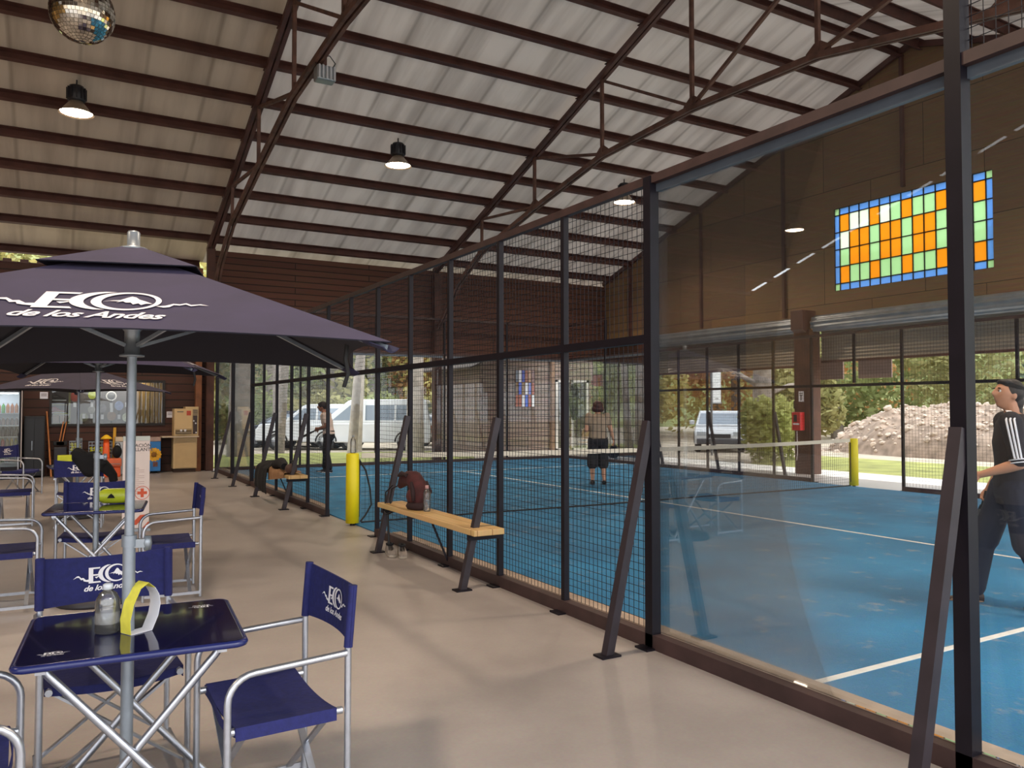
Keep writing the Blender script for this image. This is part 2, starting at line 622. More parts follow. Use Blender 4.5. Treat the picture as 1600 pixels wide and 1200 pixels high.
def purlin(y, x0, x1, label):
    sl = -.334 if y > 10 else .334
    n = Vector((0, -sl, 1)).normalized()          # roof normal
    t = Vector((0, 1, sl)).normalized()
    c = Vector((0, y, zr(y)))
    m = MB()
    up = n
    a, b = Vector((x0, 0, 0)), Vector((x1, 0, 0))
    for off, w, h in ((c - n * .105 + t * .04, .012, .19), (c - n * .018 , .085, .014), (c - n * .195, .085, .014)):
        m.bar(a + off, b + off, w, h, up)
    o = m.build('roof_purlin', M['steel'])
    tag(o, label, 'purlin', 'steel purlins under the white roof')
    return o

PL = ['lowest over the plank wall', 'second up from the far wall', 'third up from the far wall', 'fourth up from the far wall', 'fifth up, behind the hanging lamps',
      'sixth up, just above the hanging lamps', 'seventh up from the far wall', 'eighth up from the far wall', 'ninth up from the far wall', 'tenth up, one short of the ridge',
      'highest one, on the far side of the ridge']
for k in range(11):
    purlin(20.3 - 1.005 * k, -18.5, 12.0, 'long dark red steel roof purlin, ' + PL[k])
purlin(21.58, -18.5, -.2, 'dark steel purlin outside the wall top, over the bright gap')
for k, w in enumerate(('first past the ridge on the near slope', 'second past the ridge on the near slope', 'third past the ridge, cut by the tall corner post')):
    purlin(9.72 - 1.005 * k, -18.5, 12.0, 'wide reddish roof purlin, ' + w)

def truss(x, label):
    t = thing('roof_truss', label, 'truss', (x, 10, 0), 0, 'steel trusses across the hall')
    st, ru = M['steel'], M['rust']
    def P(y, z): return Vector((x, y, z))
    m = MB()
    for sgn in (-1, 1):
        a, b = P(10 + sgn * 10.5, zr(20.5) - .27), P(10, zr(10) - .27)
        for dx in (-.05, .05):
            m.bar(a + Vector((dx, 0, 0)), b + Vector((dx, 0, 0)), .07, .10)
    m.build('top_chord', st, t, world=True)
    half = [(0, 6.58), (2.55, 6.48), (5.1, 6.0), (7.65, 5.46), (9.0, 4.82), (10.25, 3.75)]
    m = MB()
    for sgn in (-1, 1):
        for (a, za), (b, zb) in zip(half, half[1:]):
            for dx in (-.04, .04):
                m.bar(P(10 + sgn * a, za) + Vector((dx, 0, 0)), P(10 + sgn * b, zb) + Vector((dx, 0, 0)), .05, .09)
    m.build('bottom_chord', ru, t, world=True)
    for sgn in (-1, 1):
        for i in range(0 if sgn == 1 else 1, 4):
            y, z = half[i]
            MB().bar(P(10 + sgn * y, z), P(10 + sgn * y, zr(10 + y) - .28), .06, .06).build('web_post', ru, t, world=True)
        for i in range(3):
            MB().bar(P(10 + sgn * half[i][0], half[i][1] + .04), P(10 + sgn * half[i + 1][0], zr(10 + half[i + 1][0]) - .33), .055, .055).build('web_diagonal', ru, t, world=True)
        for i in range(0 if sgn == 1 else 1, 4):
            y, z = half[i]
            g = MB()
            g.prism([(-.24, -.02), (.24, -.02), (.2, .1), (.06, .2), (-.06, .2), (-.2, .1)], .012, Matrix(((0, 0, 1, x - .006), (1, 0, 0, 10 + sgn * y), (0, 1, 0, z), (0, 0, 0, 1))))
            g.build('gusset_plate', ru, t, world=True)
        for k in range(10):
            yy = 10 + sgn * (10.3 - 1.005 * k)
            if sgn == 1:
                c = P(yy, zr(yy) - .2)
                MB().box(c.x - .1, c.x + .1, c.y - .07, c.y + .07, c.z - .012, c.z + .004).build('purlin_cleat', st, t, world=True)
    return t
truss(-.12, 'brown steel roof truss left of the three lamps, carrying the floodlight')
truss(5.93, 'rusty arched steel roof truss in the middle, over the blue court')

def column(x0, x1, y0, y1, z1, label, m='post_wood'):
    o = MB().box(x0, x1, y0, y1, 0, z1).build('column', M[m], bevel=.008)
    return struct(o, label)
column(-.2, -.02, 20.28, 20.5, 5.4, 'dark brown column at the end of the plank wall, under the first truss')
column(-.44, -.3, 20.3, 20.46, 4.9, 'light brown squared post beside the coffee machine', 'timber_l')
column(5.83, 6.05, 20.28, 20.5, 5.3, 'tall brown column behind the glass, under the middle truss')
column(11.55, 11.92, 12.28, 12.72, 3.31, 'broad brown column with the red fire extinguisher box')
column(11.6, 11.9, 18.2, 18.55, 3.6, 'brown column near the far corner, beside the roller shutter')
column(11.55, 11.92, 6.05, 6.45, 3.75, 'reddish brown column at the right edge behind the walking man')

# ------------------------------------------------------------------ walls
wall_pl = planks('dark wall boards', '#45281d', '#512f23', '#1c0f0b', 0, 2, .19, 3.2, .75, .5)
band_pl = planks('dark upper boards', '#5c3628', '#68402f', '#2a1711', 0, 2, .16, 4.0, .8, .5)
gab_pl = planks('brown plywood sheets', '#9a7852', '#86684e', '#3a2c24', 1, 2, 1.3, 2.44, .7, .55, .006)
struct(MB().box(-18.1, -.3, 20.5, 20.68, 0, 4.72).build('wall_bar', wall_pl))
w = MB().box(-.05, 12.0, 20.6, 20.72, 3.06, 5.42)
struct(w.build('wall_far', band_pl))
tr = MB()
k = 0
x = -18.0
while x < -.45:
    tr.box(x, x + .16, 20.48, 20.70, 4.72, 4.80 if k % 2 else 4.74)
    x += .16; k += 1
struct(tr.build('trim_1', M['steel']), 'dark corrugated edge along the top of the plank wall')
struct(MB().box(-.05, 12, 20.56, 20.6, 3.0, 3.1).build('trim_2', M['steel']))

def xprism(m, pts, x0, x1):
    """polygon in (y, z) pushed along x"""
    m.prism(pts, x1, Matrix(((0, 0, 1, 0), (1, 0, 0, 0), (0, 1, 0, 0), (0, 0, 0, 1))), b=x0)
WY0, WY1, WZ0, WZ1 = 8.40, 11.93, 4.17, 6.05
g = MB()
gz = lambda y: zr(y) - .07
xprism(g, [(-1.0, 3.5), (20.72, 3.5), (20.72, WZ0), (-1.0, WZ0)], 12.0, 12.1)
xprism(g, [(WY1, WZ0), (20.72, WZ0), (20.72, gz(20.72)), (WY1, gz(WY1))], 12.0, 12.1)
xprism(g, [(-1.0, WZ0), (WY0, WZ0), (WY0, gz(WY0)), (-1.0, gz(-1.0))], 12.0, 12.1)
xprism(g, [(WY0, WZ1), (WY1, WZ1), (WY1, gz(WY1)), (10, gz(10)), (WY0, gz(WY0))], 12.0, 12.1)
struct(g.build('wall_right', gab_pl))
g = MB()
for y in (19.3, 16.2, 13.35, 10.2, 7.2):
    lo = 3.7 if not WY0 < y < WY1 else WZ1 + .1
    g.box(11.93, 12.0, y - .035, y + .035, lo, zr(y) - .1)
for sgn in (1, -1):
    a = (10, zr(10) - .09)
    b = (10 + sgn * 10.7, zr(20.7) - .09)
    g.bar((11.96, a[0], a[1]), (11.96, b[0], b[1]), .07, .12)
struct(g.build('trim_3', M['steel']), 'dark studs and rafter on the brown gable wall')
g = MB()
xprism(g, [(-1.0, 0), (20.72, 0), (20.72, zr(20.72) - .1), (10, zr(10) - .1), (-1.0, zr(-1.0) - .1)], -18.2, -18.1)
struct(g.build('wall_left', planks('ochre left boards', '#b08c54', '#a07c48', '#5a4428', 1, 2, 1.3, 2.44, .8, .4, .006)))

# far corner return between the plank band and the shutters
struct(MB().box(11.92, 12.05, 18.5, 20.7, 0.0, 3.5).build('wall_corner', wall_pl))

# ------------------------------------------------------------------ stained glass window
win = thing('window_1', 'stained glass window of orange, green and blue panes high in the gable', 'window', (12.0, 10.165, WZ0))
win['kind'] = 'structure'
gl = {}
for n, c in (('orange', '#f09010'), ('green', '#a9d99a'), ('blue', '#5f98e8'), ('pale', '#e6f2dc')):
    gl[n] = translucent_mat('stained ' + n, c, .8, .05, 9.0, .3, 2)[0]
fr = MB()
nc, nr = 13, 4
bw, bh = .135, .16
xs = [WY1, WY1 - bw] + [WY1 - bw - (WY1 - WY0 - 2 * bw) * i / nc for i in range(1, nc + 1)] + [WY0]
zs = [WZ0, WZ0 + bh] + [WZ0 + bh + (WZ1 - WZ0 - 2 * bh) * i / nr for i in range(1, nr + 1)] + [WZ1]
panes = {n: MB() for n in gl}
for i in range(nc + 2):
    for j in range(nr + 2):
        ei, ej = i in (0, nc + 1), j in (0, nr + 1)
        if ei and ej: c = 'green'
        elif ei or ej: c = 'blue'
        else:
            a = (i - 1) % 3 == 0
            mid = j in (2, 3)
            c = 'orange' if a != mid else 'green'
            if (i, j) in ((2, 4), (3, 4), (1, 3), (5, 4)): c = 'pale'  # sky glare painted into these panes as paler glass
        panes[c].box(12.03, 12.04, xs[i + 1] + .006, xs[i] - .006, zs[j] + .006, zs[j + 1] - .006)
for n in panes:
    panes[n].build('pane', gl[n], win, world=True)['label'] = n + ' glass panes of the window'
for y in xs:
    fr.box(12.015, 12.05, y - .01, y + .01, WZ0, WZ1)
for z in zs:
    fr.box(12.015, 12.05, WY0, WY1, z - .01, z + .01)
fr.build('window_frame', M['black'], win, world=True)

# ------------------------------------------------------------------ roller shutters of the right side
def shutter(y0, y1, zb, label):
    t = thing('roller_shutter', label, 'shutter', (11.95, (y0 + y1) / 2, zb), 0, 'half raised roller shutters')
    cu = MB()
    n = int((3.5 - zb) / .0375)
    def fn(u, v):
        z = zb + (3.52 - zb) * v
        return (11.93 + .012 * math.sin(z * 2 * PI / .075), y0 + (y1 - y0) * u, z)
    cu.sheet(fn, 1, n * 2, .004)
    cu.build('curtain', mat('grey shutter slats', '#8d8377', .5, .2, .12, 2.0), t, world=True)
    r = MB()
    def rf_(u, v):
        a = 2 * PI * u
        rr = .175 + .016 * math.sin(a * 9)
        return (11.72 + rr * math.cos(a), y0 + (y1 - y0) * v, 3.44 + rr * math.sin(a))
    r.sheet(rf_, 72, 1)
    r.build('shutter_roll', M['grey_metal'], t, world=True)
    MB().box(11.9, 11.96, y0, y1, zb - .05, zb).build('bottom_bar', M['steel'], t, world=True)
    return t
shutter(12.75, 18.15, 2.52, 'grey corrugated roller shutter between the far corner and the extinguisher column')
shutter(6.5, 12.25, 2.6, 'grey roller shutter under the stained glass window, half raised')
shutter(.6, 6.0, 2.6, 'grey roller shutter beyond the right hand corner post')
b = MB()
b.prism([(-.22, -.10), (.02, -.22), (.24, .2), (.24, .34), (-.22, .34)], .34, Matrix(((1, 0, 0, 11.62), (0, 0, 1, 12.34), (0, 1, 0, 3.42), (0, 0, 0, 1))))
tag(b.build('shutter_bracket', M['steel'], bevel=.01), 'brown steel shutter bracket on top of the extinguisher column', 'bracket')

# ------------------------------------------------------------------ hanging high-bay lamps
def lamp_proto():
    t = thing('high_bay_lamp', 'lit', 'lamp', (0, 0, 0), 0, 'high bay lamps hung from the roof')
    MB().tube([(0, 0, .46), (0, 0, 1.2)], .012, 6).build('cord', M['dark_plastic'], t)
    h = MB().lathe([(0, .50), (.10, .49), (.115, .44), (.125, .24), (.10, .215), (0, .21)], 18)
    for k in range(12):
        a = 2 * PI * k / 12
        h.box(.118, .14, -.008, .008, .25, .45, M=Matrix.Rotation(a, 4, 'Z'))
    h.build('ballast_housing', M['dark_plastic'], t)
    s = MB().lathe([(.09, .22), (.13, .16), (.20, .06), (.25, 0), (.245, 0), (.195, .058), (.125, .155), (.085, .21)], 26)
    s.build('reflector', mat('spun aluminium', '#b5a493', .3, .7, .1), t)
    b = MB().lathe([(0, .015), (.15, .015), (.225, .03), (.2, .045), (0, .05)], 26)
    b.build('lens', emit_mat('lamp glow', (1.0, .80, .58), 22), t)
    return t
LY, LZ = 15.72, 6.66
lamp0 = lamp_proto()
lamp0.scale = (1.15, 1.15, 1.0)
LL = [(-3.1, LY, 'lit warm hanging lamp over the umbrellas, leftmost'), (2.9, LY, 'lit warm hanging lamp between the two trusses'), (8.95, LY, 'lit warm hanging lamp behind the fence top rail, nearest the gable'),
      (-9.1, LY, 'lit warm hanging lamp over the shop end'), (-15.1, LY, 'lit warm hanging lamp mirrored in the court glass'),
      (-9.1, 4.3, 'added unseen lamp near the tables, out at the side'), (-3.1, 4.3, 'added unseen lamp above the front tables'), (2.9, 4.3, 'added unseen lamp above the near end of the court'), (8.95, 4.3, 'added unseen lamp above the right end of the court')]  # near row is out of view, added to fill the hall with light
for i, (x, y, l) in enumerate(LL):
    if i == 0:
        lamp0.location = (x, y, LZ); lamp0['label'] = l
    else:
        dup(lamp0, (x, y, LZ), 0, l)
    ld = bpy.data.lights.new('lamp_bulb', 'SPOT')
    ld.energy = LAMP_W
    ld.color = (1.0, .80, .60)
    ld.spot_size = R(150)
    ld.spot_blend = .6
    ld.shadow_soft_size = .2
    lo = bpy.data.objects.new('lamp_bulb', ld)
    lo.location = (x, y, LZ - .03)
    COL.objects.link(lo)

# mirror ball
t = thing('mirror_ball', 'mirror tiled disco ball hanging from the roof at top left', 'disco ball', (-3.16, 7.9, 5.0))
mb = MB()
nb = 26
rb = .265
for j in range(nb):
    t0, t1 = PI * j / nb, PI * (j + 1) / nb
    nk = max(3, int(2 * nb * math.sin((t0 + t1) / 2)))
    for k in range(nk):
        a0, a1 = 2 * PI * k / nk, 2 * PI * (k + 1) / nk
        g_ = .06
        aa, ab = a0 + (a1 - a0) * g_, a1 - (a1 - a0) * g_
        ta, tb = t0 + (t1 - t0) * g_, t1 - (t1 - t0) * g_
        q = [(rb * math.sin(T) * math.cos(A), rb * math.sin(T) * math.sin(A), rb * math.cos(T)) for T, A in ((ta, aa), (tb, aa), (tb, ab), (ta, ab))]
        mb.add(q, [(0, 1, 2, 3)])
mb.build('mirror_tiles', M['chrome'], t)
MB().ball((0, 0, 0), rb * .99, 32, 24).build('core', mat('silver backing', '#8b8478', .3, .8), t)
MB().tube([(0, 0, rb * .9), (0, 0, zr(7.9) - 5.0 - .02)], .008, 6).build('hanging_rod', M['dark_plastic'], t)

# floodlight on the left truss
t = thing('floodlight', 'small silver floodlight with loose wires on the left truss', 'floodlight', (-.02, 11.2, 6.34))
f = MB().box(-.14, .14, -.1, .1, -.11, .1)
f.build('housing', M['grey_metal'], t, bevel=.02)
f = MB()
for k in range(5):
    f.box(-.12 + k * .055, -.1 + k * .055, -.125, -.1, -.1, .09)
f.build('cooling_fin', mat('pale fins', '#c9cbd0', .4, .4), t)
f = MB().tube([(.1, 0, .08), (.16, .02, .2), (.08, .03, .3), (-.06, .02, .27), (-.14, 0, .16), (-.1, 0, .08)], .008, 6)
f.build('cable', M['dark_plastic'], t)
f = MB().bar((0, 0, .1), (0, 0, .3), .03, .05)
f.build('bracket', M['steel'], t)

# ------------------------------------------------------------------ court fence
def wire_panel(m, fx, a0, a1, z0, z1, pitch=.05, th=.0030):
    """square welded mesh between a0..a1 along the fence and z0..z1; fx maps (a, z) -> point"""
    n = int(round((a1 - a0) / pitch))
    for i in range(1, n):
        a = a0 + (a1 - a0) * i / n
        m.bar(fx(a, z0), fx(a, z1), th, th, (1, 0, 0) if abs(fx(1, 0)[0] - fx(0, 0)[0]) < .5 else (0, 1, 0))
    k = int(round((z1 - z0) / pitch))
    for j in range(1, k):
        z = z0 + (z1 - z0) * j / k
        m.bar(fx(a0, z), fx(a1, z), th, th)

def build_fence(name, label, fx, out, L, posts, glass, mesh, rails, struts, tall, strut_lean=.36):
    """fx(a, z, o): a along the fence, z up, o outward offset"""
    t = thing(name, label, 'fence', fx(L / 2, 0, 0))
    ax = (Vector(fx(1, 0, 0)) - Vector(fx(0, 0, 0)))
    def bar(nm, a0, z0, a1, z1, w, h, m=M['black'], o0=0.0, o1=0.0):
        up = ax if abs(a1 - a0) < 1e-6 and abs(o1 - o0) < 1e-6 else (0, 0, 1)
        return MB().bar(fx(a0, z0, o0), fx(a1, z1, o1), w, h, up).build(nm, m, t, world=True)
    for a, h, s in posts:
        bar('post', a, 0 if h > 0 else 2.0, a, abs(h), s, s)
        if h > 0:
            p = Vector(fx(a, .006, .04))
            MB().box(p.x - .06, p.x + .06, p.y - .06, p.y + .06, 0, .012).build('foot_plate', M['black'], t, world=True)
    for a0, a1, z in rails:
        bar('rail', a0, z, a1, z, .05, .055, M['brown_rail'] if z > 2.5 else M['black'])
    for a0, a1 in tall[1]:
        bar('base_rail', a0, .045, a1, .045, .07, .09, M['brown_rail'])
        if fx(0, 0, 0).x < 1 and fx(0, 0, 0).y < 1: MB().bar(fx(a0 + .4, .05, -.09), fx(a1 - .4, .05, -.09), .11, .1).build('concrete_curb', mat('dusty curb', '#a08d7c', .85, 0, .2, 6), t, world=True)
    for a0, a1, z0, z1 in glass:
        MB().bar(fx(a0, (z0 + z1) / 2, -.03), fx(a1, (z0 + z1) / 2, -.03), .012, z1 - z0).build('glass_panel', M['pane'], t, world=True)
    for a0, a1, z0, z1 in glass:
        MB().bar(fx(a0 + .035, z1 - .03, -.03), fx(a1 - .035, z1 - .03, -.03), .03, .055).build('sky_reflection_strip', mat('blue grey sky reflection', '#59626e', .35, .3, .1, 5), t, world=True)  # blue grey bar stands in for sky reflected along the glass top
    for a0, a1, z0, z1 in mesh:
        m = MB()
        wire_panel(m, lambda a, z: fx(a, z, -.025), a0, a1, z0, z1, *tall[0])
        m.build('mesh_panel', M['black'], t, world=True)
    for a in struts:
        o = MB().bar(fx(a, 1.43, .03), fx(a, 0.0, strut_lean), .055, .055).build('brace', M['brace'], t, world=True)
        p = Vector(fx(a, .006, strut_lean))
        q = MB().box(p.x - .07, p.x + .07, p.y - .05, p.y + .05, 0, .012).build('brace_plate', M['black'], o)
        q.data.transform(Matrix.Translation(-Vector(t.location)))
    return t

ps = [(a, 3.0, .045) for a in (5, 6, 7, 8, 9, 11, 12, 13, 14, 15)] + [(a, 3.0, .07) for a in (4, 16)] + [(a, 4.0, .07) for a in (0, 2, 18, 20)] + [(10, -3.0, .045)]
gl_ = [(0, 2, .1, 2.96), (2, 4, .1, 2.96), (16, 18, .1, 2.96), (18, 20, .1, 2.96)]
ms = [(a + .02, a + .98, z0, z1) for a in (4, 5, 6, 7, 8, 11, 12, 13, 14, 15) for z0, z1 in ((.1, 1.95), (1.99, 2.96))]
ms += [(9.02, 9.98, 1.99, 2.96), (10.02, 10.98, 1.99, 2.96), (0, 2, 3.02, 3.96), (18, 20, 3.02, 3.96)]
rl = [(0, 20, 2.98), (4, 16, 1.96), (0, 2, 3.98), (18, 20, 3.98)]
st = [0.0, 2, 4, 6, 8, 12, 14, 16, 18]
near = build_fence('side_fence', 'black court fence of mesh and glass panels beside the concrete floor', lambda a, z, o=0.0: Vector((-o, a, z)), 1, 20, ps, gl_, ms, rl, st, [(.05, .0030), [(0, 9), (11, 20)]])
ps2 = [(a, 3.0, .045) for a in (5, 6, 7, 8, 9, 11, 12, 13, 14, 15)] + [(a, 3.0, .06) for a in (4, 16)] + [(a, 4.0, .06) for a in (2, 18)] + [(10, -3.0, .045)]
ms2 = [(a + .02, a + .98, z0, z1) for a in (6, 7, 8, 11, 12, 13, 14, 15) for z0, z1 in ((.1, 1.95), (1.99, 2.96))] + [(9.02, 9.98, 1.99, 2.96), (10.02, 10.98, 1.99, 2.96), (18, 20, 3.02, 3.96)]
rl2 = [(2, 20, 2.98), (4, 16, 1.96), (18, 20, 3.98)]
far = build_fence('side_fence', 'far long court fence in front of the roller shutters', lambda a, z, o=0.0: Vector((10.05 + o, a, z)), 1, 20, ps2, gl_[2:], ms2, rl2, [6, 8, 12, 14, 16, 18], [(.06, .0025), [(2, 9), (11, 20)]])
ps3 = [(a, 4.0, .05) for a in (2, 4, 6, 8)] + [(10.05, 4.0, .07)]
back = build_fence('back_wall_fence', 'glass end wall of the court with mesh on top, below the plank band', lambda a, z, o=0.0: Vector((a, 20.02 + o, z)), 1, 10,
                   ps3, [(a + .03, a + 1.97, .1, 2.96) for a in (0, 2, 4, 6, 8)], [(a + .02, a + 1.98, 3.02, 3.96) for a in (0, 2, 4, 6, 8)],
                   [(0, 10, 2.98), (0, 10, 3.98)], [], [(.06, .0025), [(0, 10)]])

# ------------------------------------------------------------------ net and its posts
def net_post(x, label):
    t = thing('net_post', label, 'net post', (x, 10, 0), 0)
    MB().lathe([(0, .93), (.07, .93), (.082, .915), (.085, .5), (.085, .03), (0, .03)], 20).build('padding', M['yellow'], t)
    MB().tube([(0, 0, 0), (0, 0, .925)], .03, 10).build('steel_core', M['black'], t)
    MB().bar((-.08 if x > 5 else .08, 0, .1), (-.088 if x > 5 else .088, 0, .85), .012, .03).build('seam_lacing', M['rubber'], t)
    return t
net_post(.03, 'yellow padded net post standing in the fence opening near the benches')
net_post(10.0, 'yellow padded net post on the far side, before the rubble mound')
t = thing('court_net', 'black court net with a pale top tape between two yellow posts', 'net', (5, 10, 0))
def top(x):
    u = (x - .15) / 9.75
    return .895 - .05 * 4 * u * (1 - u)
n_ = 40
m = MB()
for i in range(n_):
    a, b = .15 + 9.75 * i / n_, .15 + 9.75 * (i + 1) / n_
    m.bar((a, 10, top(a)), (b, 10, top(b)), .012, .065)
m.build('top_tape', mat('net tape', '#cfc6b6', .8, 0, .06), t, world=True)
m = MB()
x = .2
while x < 9.85:
    m.bar((x, 10, .04), (x, 10, top(x) - .02), .0028, .0028, (0, 1, 0))
    x += .055
for j in range(15):
    z = .04 + j * .055
    for i in range(n_):
        a, b = .15 + 9.75 * i / n_, .15 + 9.75 * (i + 1) / n_
        za, zb = z * (top(a) / .895), z * (top(b) / .895)
        m.bar((a, 10, za), (b, 10, zb), .0028, .0028)
m.build('netting', M['rubber'], t, world=True)
m = MB().tube([(.15, 10, .03), (2, 10.02, .03), (4, 9.97, .028), (6, 10.02, .03), (8, 9.98, .03), (9.9, 10, .03)], .011, 6)
m.build('bottom_rope', M['rubber'], t, world=True)
m = MB().tube([(.12, 9.98, .83), (.2, 9.97, .7), (.26, 9.97, .45), (.28, 9.98, .25), (.2, 9.98, .12), (.13, 9.98, .04)], .012, 7)
m.build('side_strap', M['rubber'], t, world=True)

# ------------------------------------------------------------------ benches hung on the fence braces
def bench(y0, y1, label):
    t = thing('bench', label, 'bench', (-.16, (y0 + y1) / 2, 0), 0, 'pine benches along the fence')
    MB().box(-.33, -.045, y0 - .16, y1 + .1, .462, .512).build('seat_plank', M['wood'], t, bevel=.006, world=True)
    for y in (y0, y1):
        MB().bar((-.33, y - .045, .438), (-.03, y - .045, .438), .04, .045).build('seat_bracket', M['black'], t, world=True)
    MB().bar((-.2, (y0 + y1) / 2, .455), (-.03, (y0 + y1) / 2 - .02, .05), .018, .018).build('support_rod', M['black'], t, world=True)
    return t
bench(6, 8, 'pine bench with a maroon backpack on it, nearer of the two')
bench(12, 14, 'pine bench covered with dark clothes, farther of the two')

# ------------------------------------------------------------------ the printed emblem (letters with a mountain range)
def ring_strip(o, i, a0, a1, n=40):
    """band between two ellipses (cx, cy, rx, ry) over angles a0..a1 in degrees"""
    vs, fs = [], []
    for k in range(n + 1):
        t = R(a0 + (a1 - a0) * k / n)
        vs.append((o[0] + o[2] * math.cos(t), o[1] + o[3] * math.sin(t)))
        vs.append((i[0] + i[2] * math.cos(t), i[1] + i[3] * math.sin(t)))
    for k in range(n):
        fs.append((2 * k, 2 * k + 2, 2 * k + 3, 2 * k + 1))
    return vs, fs

def emblem():
    P = []
    def poly(*p): P.append((list(p), [tuple(range(len(p)))]))
    poly((-.84, .46), (-.84, -.54), (-.60, -.54), (-.60, .46))
    poly((-.60, .46), (-.60, .36), (-.26, .36), (-.22, .46))
    poly((-.60, -.44), (-.60, -.54), (-.18, -.54), (-.24, -.44))
    poly((-.60, .02), (-.60, -.08), (-.34, -.08), (-.34, .02))
    P.append(ring_strip((.40, 0, .74, .60), (.56, 0, .66, .585), 108, 252))
    P.append(ring_strip((.62, 0, .60, .57), (.66, 0, .46, .485), 0, 360, 56))
    poly((.22, -.06), (.38, .02), (.50, .05), (.60, .22), (.66, .30), (.74, .26), (.82, .12), (.94, .02), (1.08, -.12), (.98, -.13), (.90, -.22), (.84, -.12), (.76, -.20), (.70, -.08), (.62, -.10), (.56, -.02), (.46, -.10), (.50, -.02), (.34, -.02))
    poly((-1.66, -.20), (-1.46, -.02), (-1.36, .00), (-1.22, -.16), (-1.12, -.14), (-.98, -.30), (-.84, -.28), (-.84, -.44), (-1.0, -.40), (-1.1, -.36), (-1.14, -.26), (-1.24, -.28), (-1.34, -.12), (-1.46, -.10))
    poly((-.52, -.16), (-.40, -.14), (-.24, -.05), (-.36, -.20), (-.44, -.26))
    poly((1.16, -.26), (1.32, -.22), (1.44, -.08), (1.56, -.10), (1.66, -.02), (1.76, -.12), (1.92, -.06), (2.08, -.14), (1.9, -.12), (1.76, -.20), (1.66, -.10), (1.56, -.18), (1.46, -.16), (1.40, -.30), (1.30, -.34))
    vs, fs = text_mesh('de los Andes', .50, .35, .95, .012)
    P.append(([(x + .12, y - 1.02) for x, y, z in vs], fs))
    return P
EMB = emblem()

def print_emblem(fn, parent, name='printed_emblem', label='white mountain emblem', th=.0):
    m = MB()
    for vs, fs in EMB:
        m.add([fn(x, y) for x, y in vs], fs)
    return m.build(name, M['white'], parent)

# ------------------------------------------------------------------ umbrellas
def umbrella(x, y, rz, lift, label, strap=True):
    t = thing('umbrella', label, 'umbrella', (x, y, 0), rz, 'navy printed umbrellas over the tables')
    s, ze, za = .84, 1.70 + lift, 2.075 + lift
    pole = MB().tube([(0, 0, .01), (0, 0, 1.02 + lift)], .0215, 16)
    pole.tube([(0, 0, 1.02 + lift), (0, 0, 1.06 + lift)], .026, 16)
    pole.tube([(0, 0, 1.0 + lift), (0, 0, 2.06 + lift)], .0165, 16)
    pole.build('pole', M['alu_dull'], t)
    k = MB().bar((.015, 0, 1.03 + lift), (.055, 0, 1.03 + lift), .022, .03)
    k.lathe([(0, -.025), (.012, -.025), (.016, 0), (.012, .025), (0, .025)], 10, Matrix.Translation((.06, 0, 1.03 + lift)))
    k.build('clamp_knob', M['grey_metal'], t)
    MB().lathe([(.0, -.02), (.3 * .9, -.02), (.27, .0), (.25, .04), (.06, .06), (.03, .12), (0, .12)], 24, Matrix.Translation((0, 0, .021))).build('base', M['dark_plastic'], t)
    MB().lathe([(.0, .0), (.042, 0), (.042, .006), (.026, .012), (.026, .09), (.034, .10), (.034, .112), (0, .112)], 18, Matrix.Translation((0, 0, 1.70 + lift))).build('runner', M['grey_metal'], t)
    MB().lathe([(0, .0), (.05, 0), (.045, .008), (.022, .014), (.022, .062), (.018, .068), (0, .068)], 16, Matrix.Translation((0, 0, za + .012))).build('finial', M['grey_metal'], t)
    c = MB()
    def panel(k, v0, v1, zoff, bow, half=s, z1=ze, z0=za, n=14, droop=0):
        Rk = Matrix.Rotation(k * PI / 2, 3, 'Z')
        def fn(u, v):
            q = 2 * u - 1
            vv = v0 + (v1 - v0) * v
            rad = half * vv * (1 - bow * (1 - q * q) * vv)
            wid = half * vv * q
            z = z0 + (z1 - z0) * rad / half + zoff
            return Rk @ Vector((wid, -rad, z))
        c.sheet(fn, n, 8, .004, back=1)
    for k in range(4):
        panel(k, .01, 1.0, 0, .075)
    c.build('canopy', [mat('shaded navy underside', '#0d0b1b', .9, 0, .1, 6), M['navy_top']], t)  # shade under the canopy put into a darker underside colour
    c = MB()
    for k in range(4):
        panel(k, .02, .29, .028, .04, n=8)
    c.build('vent_cap', [MATS['shaded navy underside'], M['navy_top']], t)
    for k in range(4):
        Rk = Matrix.Rotation(k * PI / 2, 3, 'Z')
        a, b = Vector((.02, -.02, za - .03)), Vector((s * .985, -s * .985, ze - .012))
        r = MB().bar(Rk @ a, Rk @ b, .011, .016)
        mid = a.lerp(b, .42)
        r.bar(Rk @ Vector((.02, -.02, 1.74 + lift)), Rk @ mid, .009, .012)
        r.build('rib', M['alu_dull'], t)
        p = MB()
        e = Vector((s, -s, ze))
        p.sheet(lambda u, v: Rk @ (e.lerp(Vector((.02, -.02, za)), .075 * v) + Vector(((u - .5) * .05, (u - .5) * .05, -.012 - .014 * math.sin(PI * u)))), 4, 4, .003)
        p.build('corner_pocket', mat('pocket cloth', '#191838', .85, 0, .1), t)
    Rk = Matrix.Rotation(0, 3, 'Z')
    e = Vector((s, -s, ze))
    if strap:
        e = e + Vector((-.09, .62, .05))
        m = MB().tube([e, e + Vector((-.006, .01, -.06)), e + Vector((.004, .01, -.11)), e + Vector((-.01, .02, -.16))], .009, 6, flat=.4)
        m.build('tie_strap', M['rubber'], t)
    for k in range(4):
        Rk = Matrix.Rotation(k * PI / 2, 3, 'Z')
        sl = (za - ze) / s
        U = .158
        def fn(px, py, Rk=Rk):
            rad = .565 - py * U * math.cos(math.atan(sl))
            z = za - sl * rad + .0075
            return Rk @ Vector((px * U - .005, -rad - .003, z))
        print_emblem(fn, t)
    return t
umbrella(-3.06, 3.22, R(-15), 0, 'nearest navy umbrella, large, with white mountain lettering on its front')
